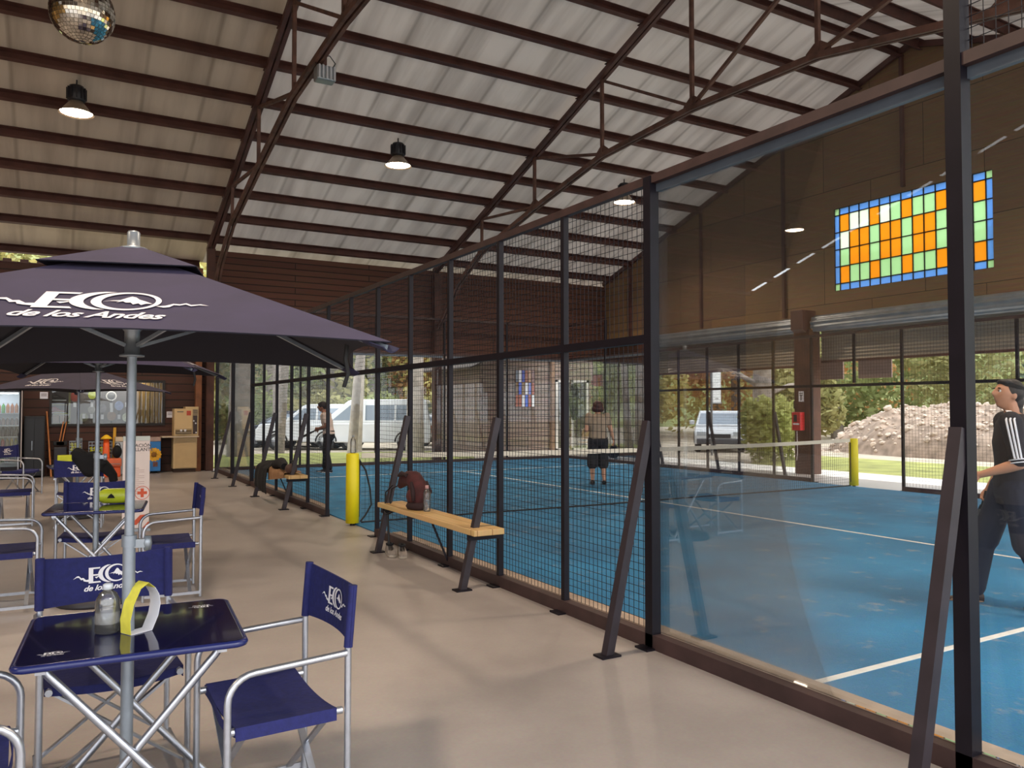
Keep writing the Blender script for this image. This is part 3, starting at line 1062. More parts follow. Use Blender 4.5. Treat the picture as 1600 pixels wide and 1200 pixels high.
umbrella(-3.02, 7.1, R(-17), .10, 'second navy umbrella, mostly hidden behind the nearest one')
umbrella(-3.05, 12.6, R(45), .04, 'farthest navy umbrella, two lettered sides showing by the shop window', strap=False)

# ------------------------------------------------------------------ folding tables
def table(x, y, rz, label):
    t = thing('folding_table', label, 'table', (x, y, 0), rz, 'navy folding tables under the umbrellas')
    w, d, h = .68, .65, .72
    def rr(w, d, r, n=5):
        o = []
        for cx, cy, a in ((w / 2 - r, d / 2 - r, 0), (-w / 2 + r, d / 2 - r, 90), (-w / 2 + r, -d / 2 + r, 180), (w / 2 - r, -d / 2 + r, 270)):
            o += [(cx + r * math.cos(R(a + 90 * k / n)), cy + r * math.sin(R(a + 90 * k / n))) for k in range(n + 1)]
        return o
    MB().prism(rr(w, d, .035), h, b=h - .024).build('tabletop', mat('gloss navy laminate', '#12133a', .09, 0, .06, 8, 0, .6, .3), t, bevel=.004)
    e = [(a, b, h - .012) for a, b in rr(w + .004, d + .004, .036)]
    MB().tube(e, .0125, 8, closed=True).build('edge_trim', mat('navy edge', '#20265a', .25, 0, .05), t)
    for sx in (-1, 1):
        for sy in (-1, 1):
            q = sy * .25
            MB().tube([(sx * .27, q, h - .03), (sx * .25, q, h - .06), (-sx * .30, q + sx * .02, .02)], .0135, 10).build('leg', M['alu'], t)
    for sx in (-1, 1):
        MB().tube([(sx * .30, -.27, .03), (sx * .30, .27, .03)], .012, 8).build('foot_bar', M['alu'], t)
        MB().box(sx * .27 - .015, sx * .27 + .015, -.29, .29, h - .044, h - .024).build('top_rail', M['alu'], t)
    U = .026
    for px, py, rot in ((-.245, -.215, 0), (.245, .215, 180)):
        Rk = Matrix.Rotation(R(rot), 3, 'Z')
        print_emblem(lambda a, b: Vector((px, py, 0)) + Rk @ Vector((a * U, b * U, h + .0012)), t)
    return t
table(-3.035, 3.25, R(-4), 'nearest navy folding table with a clear bottle and a paper card on it')
table(-3.0, 7.3, R(-8), 'second navy folding table with a lime green packet on it')
table(-3.05, 12.6, R(5), 'farthest folding table, under the umbrella by the shop window')

# ------------------------------------------------------------------ director chairs
def chair():
    t = thing('director_chair', 'x', 'chair', (0, 0, 0), 0, 'navy canvas director chairs')
    al = M['alu']
    for sx in (-1, 1):
        x = sx * .265
        p = [(x, -.22, .005), (x, -.22, .50)]
        for k in range(7):
            a = R(90 * k / 6)
            p.append((x, -.22 + .09 - .09 * math.cos(a), .53 + .09 * math.sin(a)))
        p.append((x, .19, .635))
        MB().tube(p, .0125, 10).build('arm_frame', al, t)
        MB().tube([(x - sx * .012, .2, .005), (x - sx * .012, .2, .655), (x - sx * .012, .215, .87)], .0125, 10).build('back_post', al, t)
        MB().bar((x, -.22, .04), (x, .2, .04), .012, .022).build('foot_rail', al, t)
        MB().tube([(sx * .235, -.215, .425), (sx * .235, .185, .425)], .014, 8).build('seat_rail', al, t)
    for y in (-.16, .13):
        for sx in (-1, 1):
            MB().bar((sx * .235, y + sx * .008, .42), (-sx * .255, y + sx * .008, .05), .010, .026, (0, 1, 0)).build('cross_leg', al, t)
    def seat(u, v):
        q = 2 * u - 1
        return (.25 * q, -.19 + .35 * v, .442 - .022 * (1 - q * q) - (.0 if abs(q) < .93 else .0) + .004 * math.sin(v * 9) * (1 - q * q))
    s = MB().sheet(seat, 12, 8, .006)
    for sx in (-1, 1):
        s.sheet(lambda u, v: (sx * (.252 + .0 * u), -.19 + .35 * v, .442 - .045 * u), 2, 4, .004)
    s.sheet(lambda u, v: (.25 * (2 * u - 1), -.192 + .006 * math.sin(u * 7), .44 - .022 * (1 - (2 * u - 1) ** 2) - .03 * v), 10, 2, .004)
    s.build('seat', M['navy'], t)
    def bk(u, v, o=0.0):
        q = 2 * u - 1
        z = .655 + .215 * v - .022 * (1 - q * q) * (v - .2)
        return (.272 * q, .2 + .035 * (1 - q * q) + .015 * v + o, z)
    b = MB().sheet(bk, 14, 8, .007)
    for sx in (-1, 1):
        b.tube([(sx * .254, .2, .652), (sx * .254, .217, .872)], .0165, 10)
    b.build('backrest', M['navy'], t)
    U = .075
    print_emblem(lambda a, c: Vector(bk(.5 + (a * U - .005) / .544, .60 + c * U / .215, -.0055)), t)
    print_emblem(lambda a, c: Vector(bk(.5 - (a * U - .005) / .544, .60 + c * U / .215, .0045 + .008)), t)
    return t
ch0 = chair()
CH = [(-2.575, 3.11, -88, 'navy director chair at the right of the nearest table, turned sideways'),
      (-3.08, 3.82, 3, 'navy director chair behind the nearest table, facing the camera'),
      (-3.595, 3.0, 92, 'director chair at the left of the nearest table, only its arms in frame'),
      (-2.47, 7.12, -92, 'navy director chair at the right of the second table'),
      (-3.0, 7.78, -8, 'navy director chair behind the table with the lime packet'),
      (-3.62, 7.25, 88, 'navy director chair at the left of the second table'),
      (-3.04, 11.55, 176, 'navy director chair with a black jacket over its back'),
      (-3.78, 12.2, 90, 'director chair left of the farthest table, with its thin tube frame seen from the side'),
      (-3.85, 16.2, 60, 'director chair out by the drinks fridge, emblem showing on its back')]
for i, (x, y, a, l) in enumerate(CH):
    if i == 0:
        ch0.location = (x, y, 0); ch0.rotation_euler = (0, 0, R(a)); ch0['label'] = l
    else:
        dup(ch0, (x, y, 0), R(a), l)

# ------------------------------------------------------------------ things on the tables
t = thing('pump_bottle', 'clear plastic bottle with a white cap on the nearest table', 'bottle', (-3.125, 3.235, .7206))
MB().lathe([(0, 0), (.036, 0), (.0405, .006), (.0405, .10), (.038, .118), (.028, .138), (.015, .148), (.0145, .158), (.0125, .158), (.013, .147), (.026, .136), (.036, .117), (.0385, .1), (.0385, .008), (0, .004)], 26).build('bottle_body', M['clear'], t)
MB().lathe([(0, .005), (.0375, .009), (.0375, .085), (0, .085)], 24).build('liquid', glass_mat('clear gel', (.97, .98, .99), 1.0, .05, 1.33, .05), t)
MB().lathe([(0, .172), (.011, .172), (.0165, .168), (.0165, .152), (0, .152)], 18).build('cap', mat('milky cap', '#c8ccd2', .35, 0, .02), t)
MB().lathe([(.0409, .035), (.0409, .075)], 26).build('bottle_label', glass_mat('washed label', (.8, .84, .9), 1.0, .1, 1.4, .22), t)

t = thing('paper_card', 'loop of white and yellow card standing around the umbrella pole', 'card', (-3.03, 3.19, .7204), R(28))
def strip(pts, mname, nm, w=.06):
    m = MB()
    n = len(pts) - 1
    def fn(u, v):
        f = u * n
        i = min(int(f), n - 1)
        a, b = pts[i], pts[i + 1]
        q = f - i
        x, z = a[0] + (b[0] - a[0]) * q, a[1] + (b[1] - a[1]) * q
        return (x, -w / 2 + w * v, z)
    m.sheet(fn, n * 2, 1, .0012)
    return m.build(nm, mname, t)
strip([(-.045, .002), (.035, .002), (.058, .05), (.066, .09), (.06, .125), (.045, .15)], M['paper'], 'white_band')
strip([(.045, .15), (.02, .172), (-.01, .155), (-.035, .105), (-.048, .05), (-.045, .002)], mat('yellow card', '#d8cf4a', .7, 0, .1, 30), 'yellow_band')
t.rotation_euler = (0, 0, R(28))

t = thing('packet', 'lime green packet with a dark emblem on the second table', 'packet', (-2.87, 7.42, .7206), R(-14))
def pk(u, v):
    a = 2 * PI * v
    q = 2 * u - 1
    f = (1 - abs(q) ** 6 * .75)
    return (.13 * q, .05 * math.cos(a) * (1 if f > .3 else 1), .066 + .062 * f * math.sin(a))
MB().sheet(pk, 16, 18).build('wrapper', mat('lime wrapper', '#b4be2c', .35, 0, .12, 12), t)
e = MB().prism([(-.03, -.018), (.03, -.018), (.018, .004), (.0, .02), (-.018, .004)], .001, Matrix(((1, 0, 0, -.02), (0, 0, -1, -.0515), (0, 1, 0, .07), (0, 0, 0, 1))))
e.build('printed_mark', M['dark_cloth'], t)

# jacket over the chair of the farthest table
t = thing('jacket', 'black jacket heaped over the back of a director chair', 'jacket', (-3.0, 11.34, .66))
rj = random.Random(3)
def jk(u, v):
    a = 2 * PI * u
    q = v
    x = -.14 + .38 * q
    r = (.10 + .04 * math.sin(7 * q + a) + .03 * math.sin(3 * a)) * (math.sin(PI * min(1, max(0, q * .96 + .03))) ** .45)
    return (x, .03 * math.cos(a) * 1.6 - .10 + .05 * math.sin(q * 5), .26 - .10 * q + r * math.sin(a) * 1.35)
MB().sheet(jk, 18, 18).build('jacket_body', M['dark_cloth'], t)
MB().tube([(.14, -.1, .2), (.26, -.08, .08), (.32, -.06, .0), (.33, -.05, -.07)], [.09, .07, .055, .05], 10).build('sleeve', M['dark_cloth'], t)

# ------------------------------------------------------------------ things on and under the benches
t = thing('backpack', 'maroon backpack slumped in an arch on the nearer bench', 'backpack', (-.19, 7.55, .513))
MB().tube([(0, -.24, .07), (0, -.25, .15), (0, -.22, .23), (0, -.12, .29), (0, .02, .29), (0, .16, .25), (0, .25, .19)], [.06, .085, .09, .085, .075, .06, .03], 14, flat=1.0).build('bag_body', M['maroon'], t)
for q0, q1, q2 in (((.075, -.28, .10), (.09, -.30, .18), (.08, -.24, .27)), ((-.075, -.28, .10), (-.09, -.30, .18), (-.08, -.24, .27)), ((-.08, -.12, .33), (-.085, .0, .345), (-.07, .12, .31))):
    MB().tube([q0, q1, q2], [.018, .024, .016], 8).build('piping', mat('dark maroon base', '#281214', .8, 0, .2, 9), t)
MB().ball((-.07, -.2, .13), .07, 12, 8, 0, (.6, .8, 1.0)).build('front_pocket', mat('rusty maroon pocket', '#4f2320', .85, 0, .3, 14), t)
MB().lathe([(0, 0), (.1, 0), (.12, .03), (.1, .07), (0, .09)], 18, Matrix.Translation((0, -.2, 0)) @ Matrix.Diagonal((.9, 1.25, 1, 1))).build('bag_base', mat('dark maroon base', '#281214', .8, 0, .2, 9), t)
MB().tube([(-.02, .24, .2), (-.06, .33, .16), (-.07, .36, .05), (-.06, .36, -.03), (-.14, .33, -.08), (-.16, .22, -.09), (-.14, .14, -.06)], .012, 8, flat=.5).build('shoulder_strap', M['rubber'], t)
MB().tube([(-.06, .3, .2), (-.1, .4, .12), (-.1, .42, .0), (-.12, .38, -.06)], .010, 8, flat=.5).build('shoulder_strap', M['rubber'], t)
MB().tube([(-.16, .2, -.09), (-.165, .16, -.2), (-.16, .15, -.38)], .012, 8, flat=.4).build('hanging_strap', M['rubber'], t)

t = thing('water_bottle', 'clear drinking bottle with a pinkish cap on the nearer bench', 'bottle', (-.17, 7.16, .513))
MB().lathe([(0, 0), (.033, 0), (.036, .01), (.034, .09), (.036, .16), (.03, .19), (.014, .215), (.013, .225), (0, .225)], 18).build('bottle_body', M['clear'], t)
MB().lathe([(0, .25), (.016, .25), (.017, .22), (0, .22)], 14).build('cap', mat('pink cap', '#c99a98', .5, 0, .05), t)

def shoe(x, y, rz, label):
    t = thing('shoe', label, 'shoe', (x, y, 0.001), rz, 'pair of shoes under the bench')
    ol = [(0, -.14), (.035, -.13), (.04, -.05), (.036, .02), (.05, .08), (.04, .13), (0, .15), (-.035, .13), (-.045, .07), (-.036, .0), (-.04, -.06), (-.033, -.13)]
    MB().prism(ol, .024).build('sole', mat('pale sole', '#a89c8c', .7, 0, .1), t, bevel=.005)
    def up(u, v):
        a = 2 * PI * u
        k = a / (2 * PI) * len(ol)
        i = int(k) % len(ol); f = k - int(k)
        p, q = ol[i], ol[(i + 1) % len(ol)]
        x, y = p[0] + (q[0] - p[0]) * f, p[1] + (q[1] - p[1]) * f
        top = (x * .62, -.05 + (y + .02) * .52)
        z = .022 + (.085 - .055 * max(0, (y + .02) / .17)) * v ** .8
        return (x + (top[0] - x) * v ** 1.6, y + (top[1] - y) * v ** 1.6, z)
    MB().sheet(up, 36, 6, .004).build('upper', mat('grey shoe cloth', '#8a8078', .85, 0, .2, 40), t)
    MB().tube([(.028 * math.cos(a), -.06 + .055 * math.sin(a), .105) for a in [2 * PI * k / 14 for k in range(14)]], .012, 8, closed=True).build('collar', M['dark_cloth'], t)
    return t
shoe(-.30, 7.78, R(170), 'left shoe of the pair under the bench with the backpack')
shoe(-.22, 7.66, R(165), 'right shoe of the pair under the bench with the backpack')

# clothes on the farther bench
t = thing('dark_coat', 'dark coat hanging over the edge of the farther bench', 'coat', (-.25, 13.3, .52))
def coat(u, v):
    y = -.36 + .72 * u + .05 * math.sin(v * 4)
    if v < .35:
        q = v / .35
        return (.16 - .28 * q, y, .05 + .10 * math.sin(PI * min(1, q + .1)) * (1 - .5 * u) + .02 * math.sin(u * 14))
    q = (v - .35) / .65
    return (-.13 - .05 * math.sin(q * 2) + .012 * math.sin(u * 17), y + .04 * q * math.sin(u * 9), .05 - .42 * q * (1 - .16 * u))
MB().sheet(coat, 22, 18, .016).build('coat_body', M['dark_cloth'], t)
MB().tube([(0, -.34, .09), (.03, -.55, .13), (.0, -.8, .12), (-.03, -1.0, .1)], [.08, .085, .07, .05], 12).build('sleeve', M['dark_cloth'], t)
t = thing('tan_towel', 'tan towel spread over the farther bench beside the coat', 'towel', (-.2, 12.45, .514))
def towel(u, v):
    y = -.38 + .95 * u
    if v < .6:
        q = v / .6
        return (.12 - .27 * q, y, .012 + .015 * (1 + math.sin(u * 11 + q * 3)) + .02 * u)
    q = (v - .6) / .4
    return (-.155 - .01 * math.sin(u * 13), y, .012 - .16 * q * (.4 + .6 * u))
MB().sheet(towel, 20, 12, .008).build('towel_cloth', mat('tan cloth', '#9a7350', .9, 0, .15, 10), t)
t = thing('shoulder_bag', 'small brown patterned bag at the near end of the farther bench', 'bag', (-.23, 12.1, .514))
MB().ball((0, 0, .08), .11, 14, 9, 0, (.8, 1.2, .75)).build('bag_body', mat('brown bag', '#4b342c', .8, 0, .4, 22), t)
MB().tube([(0, -.08, .13), (0, -.03, .2), (0, .05, .2), (0, .09, .13)], .008, 6).build('handle', M['rubber'], t)
t = thing('water_bottle', 'clear drinking bottle standing on top of the near yellow net post', 'bottle', (.035, 10, .931))
MB().lathe([(0, .23), (.015, .23), (.016, .208), (0, .208)], 12).build('cap', mat('grey cap', '#8d9298', .5, 0, .05), t)
MB().lathe([(0, 0), (.034, 0), (.036, .01), (.034, .08), (.036, .14), (.03, .17), (.014, .2), (.013, .208), (0, .208)], 16).build('bottle_body', M['clear'], t)

# ------------------------------------------------------------------ shop front: points on a plane y = Y seen along a sight line
CR = cam.rotation_euler.to_matrix()
def at(px, py, Y):
    d = CR @ Vector(((px - 800) / 1232.4, (600 - py) / 1232.4, -1))
    return CAM + d * ((Y - CAM.y) / d.y)
def ax_(px, Y): return at(px, 640, Y).x
def az_(px, py, Y): return at(px, py, Y).z

# shop window recess
YW = 20.5
wx0, wx1, wz0, wz1 = ax_(81, YW), ax_(254, YW), az_(160, 662, YW), 2.12
bpy.data.objects.remove(bpy.data.objects['wall_bar'])
w = MB().box(-18.1, wx0, 20.5, 20.62, 0, 4.72).box(-18.1, -8.5, 20.5, 20.62, 4.72, 5.6).box(wx1, -.03, 20.5, 20.6, 0, 4.72).box(wx0, wx1, 20.5, 20.62, 0, wz0).box(wx0, wx1, 20.5, 20.62, wz1, 4.72)  # unseen left stretch raised to the roof to shut out the bright gap
struct(w.build('wall_bar', wall_pl))
t = thing('window_2', 'lit shop window in the plank wall showing paddles and shoes', 'window', ((wx0 + wx1) / 2, 20.5, wz0))
t['kind'] = 'structure'
f = MB()
for a, b, c, d in ((wx0 - .05, wx1 + .05, wz0 - .05, wz0), (wx0 - .05, wx1 + .05, wz1, wz1 + .05), (wx0 - .05, wx0, wz0, wz1), (wx1, wx1 + .05, wz0, wz1)):
    f.box(a, b, 20.46, 20.53, c, d)
f.build('window_frame', mat('black window frame', '#1c1715', .6, 0, .1), t, world=True)
MB().box(wx0, wx1, 20.515, 20.523, wz0, wz1).build('pane', M['shop_glass'], t, world=True)
d = MB().box(wx0 - .1, wx1 + .1, 21.0, 21.04, wz0 - .1, wz1 + .1)
d.box(wx0 - .1, wx0 - .06, 20.63, 21.0, wz0 - .1, wz1 + .1).box(wx1 + .06, wx1 + .1, 20.63, 21.0, wz0 - .1, wz1 + .1)
d.box(wx0 - .1, wx1 + .1, 20.63, 21.0, wz1 + .06, wz1 + .1).box(wx0 - .1, wx1 + .1, 20.63, 21.0, wz0 - .1, wz0 - .06)
d.build('display_back', mat('grey display board', '#574f50', .8, 0, .2, 2), t, world=True)
sx0, sx1 = ax_(82, 20.8), ax_(107, 20.8)
s = MB().box(sx0, sx1, 20.64, 20.95, az_(95, 632, 20.8) - .012, az_(95, 632, 20.8)).box(sx0, sx1, 20.64, 20.95, az_(95, 661, 20.8) - .012, az_(95, 661, 20.8))
s.box(sx1, sx1 + .04, 20.64, 20.95, wz0 - .06, wz1 + .05)
s.build('display_shelf', mat('olive shelf', '#8d8a5c', .7, 0, .1), t, world=True)
MB().box(ax_(214, 20.8), ax_(254, 20.8), 20.9, 20.94, wz0 - .05, wz1).build('amber_boards', planks('amber boards', '#c79a52', '#8f6a36', '#54391d', 2, 0, .1, 3, .6, .4, .01), t, world=True)
ld = bpy.data.lights.new('shop_light', 'AREA'); ld.energy = 4; ld.color = (1, .92, .78); ld.size = 1.6; ld.size_y = .25; ld.shape = 'RECTANGLE'
lo = bpy.data.objects.new('shop_light', ld); lo.location = ((wx0 + wx1) / 2, 20.72, wz1 + .04); COL.objects.link(lo)
tube_lamp = MB().box(wx0 + .2, wx1 - .2, 20.68, 20.72, wz1 + .045, wz1 + .058)
tube_lamp.build('shop_lamp', emit_mat('shop tube', (1, .95, .85), 2.5), t, world=True)

def paddle_shape(m, r=.13, hole=True):
    pts = [(r * .98 * math.sin(a) * (1 if math.cos(a) > 0 else 1 - .25 * math.cos(a) ** 2), r * 1.12 * math.cos(a)) for a in [2 * PI * k / 26 for k in range(26)]]
    m.prism(pts, .038)
def shop_paddle(px, py, col, label, tagpy, r=.12, ring=False):
    p = at(px, py, 20.86)
    t = thing('padel_paddle', label, 'paddle', p, 0, 'paddles hung in the shop window')
    B = Matrix(((1, 0, 0, 0), (0, 0, 1, -.02), (0, 1, 0, 0), (0, 0, 0, 1)))
    if ring:
        MB().tube([(r * math.cos(a), 0, r * math.sin(a)) for a in [2 * PI * k / 28 for k in range(28)]], .016, 8, closed=True).build('rim', M['white'], t)
        MB().lathe([(0, -.01), (r, -.01), (r, .01), (0, .01)], 28, Matrix.Rotation(PI / 2, 4, 'X')).build('face', mat('grey paddle face', '#6a6a70', .5, 0, .1), t)
    else:
        m = MB(); pts = [(r * .95 * math.sin(a), r * 1.1 * math.cos(a)) for a in [2 * PI * k / 26 for k in range(26)]]
        m.prism(pts, .03, B); m.build('face', mat('paddle ' + col, col, .5, 0, .25, 18), t)
    MB().bar((0, 0, -r), (0, 0, -r - .11), .03, .03).build('grip', M['rubber'], t)
    g = az_(px, tagpy, 20.86) - p.z
    MB().box(-.03, .03, -.05, -.044, g - .06, g + .05).build('price_tag', M['paper'], t)
shop_paddle(117, 620, '#8e3a34', 'red paddle with a white tag in the shop window', 632, .10)
shop_paddle(144, 617, '#b4bd52', 'yellow green paddle with a tag in the shop window', 632, .09)
shop_paddle(174, 619, '#ffffff', 'white rimmed paddle with a tag in the shop window', 633, .10, True)
shop_paddle(186, 634, '#8794c4', 'pale blue paddle in the shop window', 651, .10)
shop_paddle(143, 640, '#8f8b88', 'pale grey paddle in the upper row beside a white box', 650, .08)
shop_paddle(160, 638, '#77717a', 'violet grey paddle in the middle of the shop window', 651, .09)
shop_paddle(174, 650, '#8a6748', 'tan paddle in the lower row of the shop window', 640, .10)
shop_paddle(131, 652, '#7c7a5e', 'olive paddle in the lower row of the shop window', 650, .09)
shop_paddle(197, 652, '#d5dcc6', 'cream paddle beside the umbrella pole in the shop window', 632, .09)
def shop_shoe(px, py, c, label):
    p = at(px, py, 20.8)
    t = thing('display_shoe', label, 'shoe', p, 0, 'shoes on the shop window shelves')
    MB().prism([(-.13, 0), (.15, 0), (.15, .03), (.05, .06), (-.02, .11), (-.06, .12), (-.12, .10)], .08, Matrix(((1, 0, 0, 0), (0, 0, 1, -.04), (0, 1, 0, .03), (0, 0, 0, 1)))).build('upper', mat('shoe ' + c, c, .7, 0, .2, 20), t, bevel=.01)
    MB().box(-.14, .16, -.045, .045, 0, .03).build('sole', M['white'], t)
shop_shoe(91, 626.5, '#2b2a2c', 'black shoe with a white sole on the top shelf of the shop window')
shop_shoe(89, 646, '#9a3f44', 'red shoe on the middle shelf of the shop window')
shop_shoe(94, 649.5, '#a5aa4a', 'yellow green shoe on the middle shelf of the shop window')
for i, (a, b, l) in enumerate(((82.5, 92.5, 'pale shoe box at the left of the shop window bottom'), (94, 105, 'pale shoe box at the right of the shelf bottom in the shop window'))):
    x0, x1 = ax_(a, 20.75), ax_(b, 20.75)
    z1 = az_(90, 648.5 + i, 20.75)
    tag(MB().box(x0, x1, 20.7, 20.9, az_(95, 661, 20.8) + .001, z1).build('shoe_box', mat('pale carton', '#c0aba0', .8, 0, .06), bevel=.004), l, 'box', 'shoe boxes in the shop window')

# notices
def notice(px0, px1, py0, py1, label, lines=3):
    x0, x1 = ax_(px0, 20.49), ax_(px1, 20.49)
    z1, z0 = az_(px0, py0, 20.49), az_(px0, py1, 20.49)
    t = thing('notice', label, 'notice', ((x0 + x1) / 2, 20.49, z0), 0)
    MB().box(x0, x1, 20.485, 20.497, z0, z1).build('sheet', M['paper'], t, world=True)
    m = MB()
    for k in range(lines):
        z = z1 - (z1 - z0) * (.25 + .5 * k / lines)
        m.box(x0 + .02, x1 - .02, 20.482, 20.485, z - .006, z + .006)
    m.build('printed_lines', mat('grey print', '#6d6368', .8, 0, 0), t, world=True)
notice(62, 74.5, 612.5, 623, 'white paper notice pinned high on the plank wall by the fridge')
notice(260.5, 270, 643, 652.5, 'small white notice on the plank wall beside the coffee machine', 2)

# drinks fridge
FY = 19.85
fx0, fx1 = ax_(-60, FY), ax_(34.5, FY)
fz1 = az_(20, 603, FY)
t = thing('drinks_fridge', 'lit glass door drinks fridge at the left edge', 'fridge', ((fx0 + fx1) / 2, 20.15, 0))
b = MB().box(fx0, fx1, 20.40, 20.46, 0.05, fz1).box(fx0, fx0 + .05, FY + .03, 20.4, .05, fz1).box(fx1 - .05, fx1, FY + .03, 20.4, .05, fz1).box(fx0, fx1, FY + .03, 20.4, fz1 - .14, fz1).box(fx0, fx1, FY + .03, 20.4, .0, .22)
b.build('cabinet_body', mat('black fridge', '#1a191f', .35, 0, .05), t, world=True)
MB().box(fx0 + .06, fx1 - .06, 20.37, 20.39, .22, fz1 - .14).build('liner', mat('white liner', '#dfe4ee', .5, 0, .02), t, world=True)
MB().box(fx0 + .08, fx1 - .08, FY + .1, FY + .2, fz1 - .17, fz1 - .145).build('light_strip', emit_mat('fridge tube', (.85, .92, 1), 4.5), t, world=True)
d = MB().box(fx0, fx0 + .05, FY, FY + .03, .22, fz1 - .02).box(fx1 - .05, fx1, FY, FY + .03, .22, fz1 - .02).box(fx0, fx1, FY, FY + .03, fz1 - .12, fz1 - .02).box(fx0, fx1, FY, FY + .03, .2, .27)
d = d.build('door', M['black'], t, world=True)
q = MB().box(fx1 - .012, fx1 + .004, FY - .012, FY, .25, fz1 - .1).build('door_edge', mat('pale door edge', '#b7a9a0', .4, .3, 0), d)
q.data.transform(Matrix.Translation(-Vector(t.location)))
q = MB().box(fx0 + .05, fx1 - .05, FY + .012, FY + .018, .27, fz1 - .12).build('door_glass', M['shop_glass'], d)
q.data.transform(Matrix.Translation(-Vector(t.location)))
shelves = [(645.5, 'top', ['#58b74e', '#d98948', '#d07a3e', '#d98948']), (664.5, 'second', ['#8a6a52', '#8a6a52', '#7c604c', '#8a6a52']),
           (682, 'third', ['#3a3b4c', '#33343f', '#3a3b4c', '#33343f']), (700, 'fourth', ['#a5433a', '#9a7a3c', '#a88a3a', '#8f8d3a']), (722, 'bottom', ['#6e8f7c', '#7d8794', '#8a919c', '#7d8794'])]
for py, nm, cols in shelves:
    z = az_(15, py, FY + .15)
    MB().box(fx0 + .06, fx1 - .06, FY + .06, 20.36, z - .016, z).build('shelf', mat('white wire shelf', '#cfd0d4', .4, .2, 0), t, world=True)
    CN = {'#58b74e': 'green', '#d98948': 'orange', '#d07a3e': 'deep orange', '#8a6a52': 'brown', '#7c604c': 'dark brown', '#3a3b4c': 'dark blue', '#33343f': 'black', '#a5433a': 'red', '#9a7a3c': 'amber', '#a88a3a': 'golden', '#8f8d3a': 'olive', '#6e8f7c': 'pale green', '#7d8794': 'blue grey', '#8a919c': 'silver grey'}
    for k in range(8):
        x = fx1 - .105 - k * .079
        c = cols[(-k - 1) % 4]
        t2 = thing('drink_bottle', CN[c] + ' drink bottle on the ' + nm + ' shelf of the lit fridge', 'bottle', (x, FY + .15, z + .001), 0, CN[c] + ' bottles on the ' + nm + ' fridge shelf')
        hgt = .17 if nm in ('second',) else .215
        MB().lathe([(0, 0), (.034, 0), (.036, .01), (.036, hgt * .62), (.028, hgt * .76), (.013, hgt * .86), (.013, hgt * .93), (0, hgt * .93)], 12).build('bottle_body', mat('drink ' + c, c, .25, 0, .05), t2)
        MB().lathe([(0, hgt), (.015, hgt), (.015, hgt * .92), (0, hgt * .92)], 10).build('cap', M['white'] if nm == 'second' else mat('bottle cap', '#c9c2bd', .4, 0, 0), t2)

# dark cabinet, tools
x0, x1 = ax_(38, 20.2), ax_(71, 20.2)
t = thing('storage_cabinet', 'black storage cabinet between the fridge and the leaning pole', 'cabinet', ((x0 + x1) / 2, 20.3, 0))
MB().box(x0, x1, 20.12, 20.48, .04, az_(55, 650, 20.2)).build('cabinet_body', mat('black cabinet', '#0a080b', .5, 0, .1), t, bevel=.01, world=True)
MB().box(x0 + .03, (x0 + x1) / 2 - .005, 20.1, 20.12, .08, az_(55, 655, 20.2)).box((x0 + x1) / 2 + .005, x1 - .03, 20.1, 20.12, .08, az_(55, 655, 20.2)).build('door', mat('black cabinet door', '#0c0a0e', .45, 0, .1), t, world=True)
MB().box((x0 + x1) / 2 - .05, (x0 + x1) / 2 - .035, 20.08, 20.1, .6, .8).build('handle', M['grey_metal'], t, world=True)
hw = mat('orange wood handle', '#b5703c', .6, 0, .15, 9)
def leaner(p0, p1, r, label, name, head=None):
    t = thing(name, label, 'broom' if 'broom' in name else 'pole', (p0.x, p0.y, 0))
    MB().tube([p0, p1], r, 10).build('handle', hw, t, world=True)
    if head:
        MB().box(p0.x - head, p0.x + head, p0.y - .04, p0.y + .04, p0.z - .03, p0.z + .06).build('head', M['rubber'], t, world=True, bevel=.01)
    return t
p = at(80, 744, 20.0); p.z = .012
leaner(p, at(73, 643, 20.44), .017, 'long pale wooden pole leaning on the plank wall', 'leaning_pole')
for k, (a, b) in enumerate(((92, 99), (96.5, 104))):
    p = at(a, 694, 20.3); 
    leaner(p, at(b, 659, 20.42), .013, ('left' if k == 0 else 'right') + ' one of two brooms with orange handles under the shop window', 'broom', .11)
x0, x1 = ax_(85, 20.3), ax_(106, 20.3)
z = az_(95, 698, 20.3)
tag(MB().box(x0, x1, 20.12, 20.46, 0, z).build('tool_bin', M['dark_plastic'], bevel=.02), 'black bin holding the two brooms against the plank wall', 'bin')

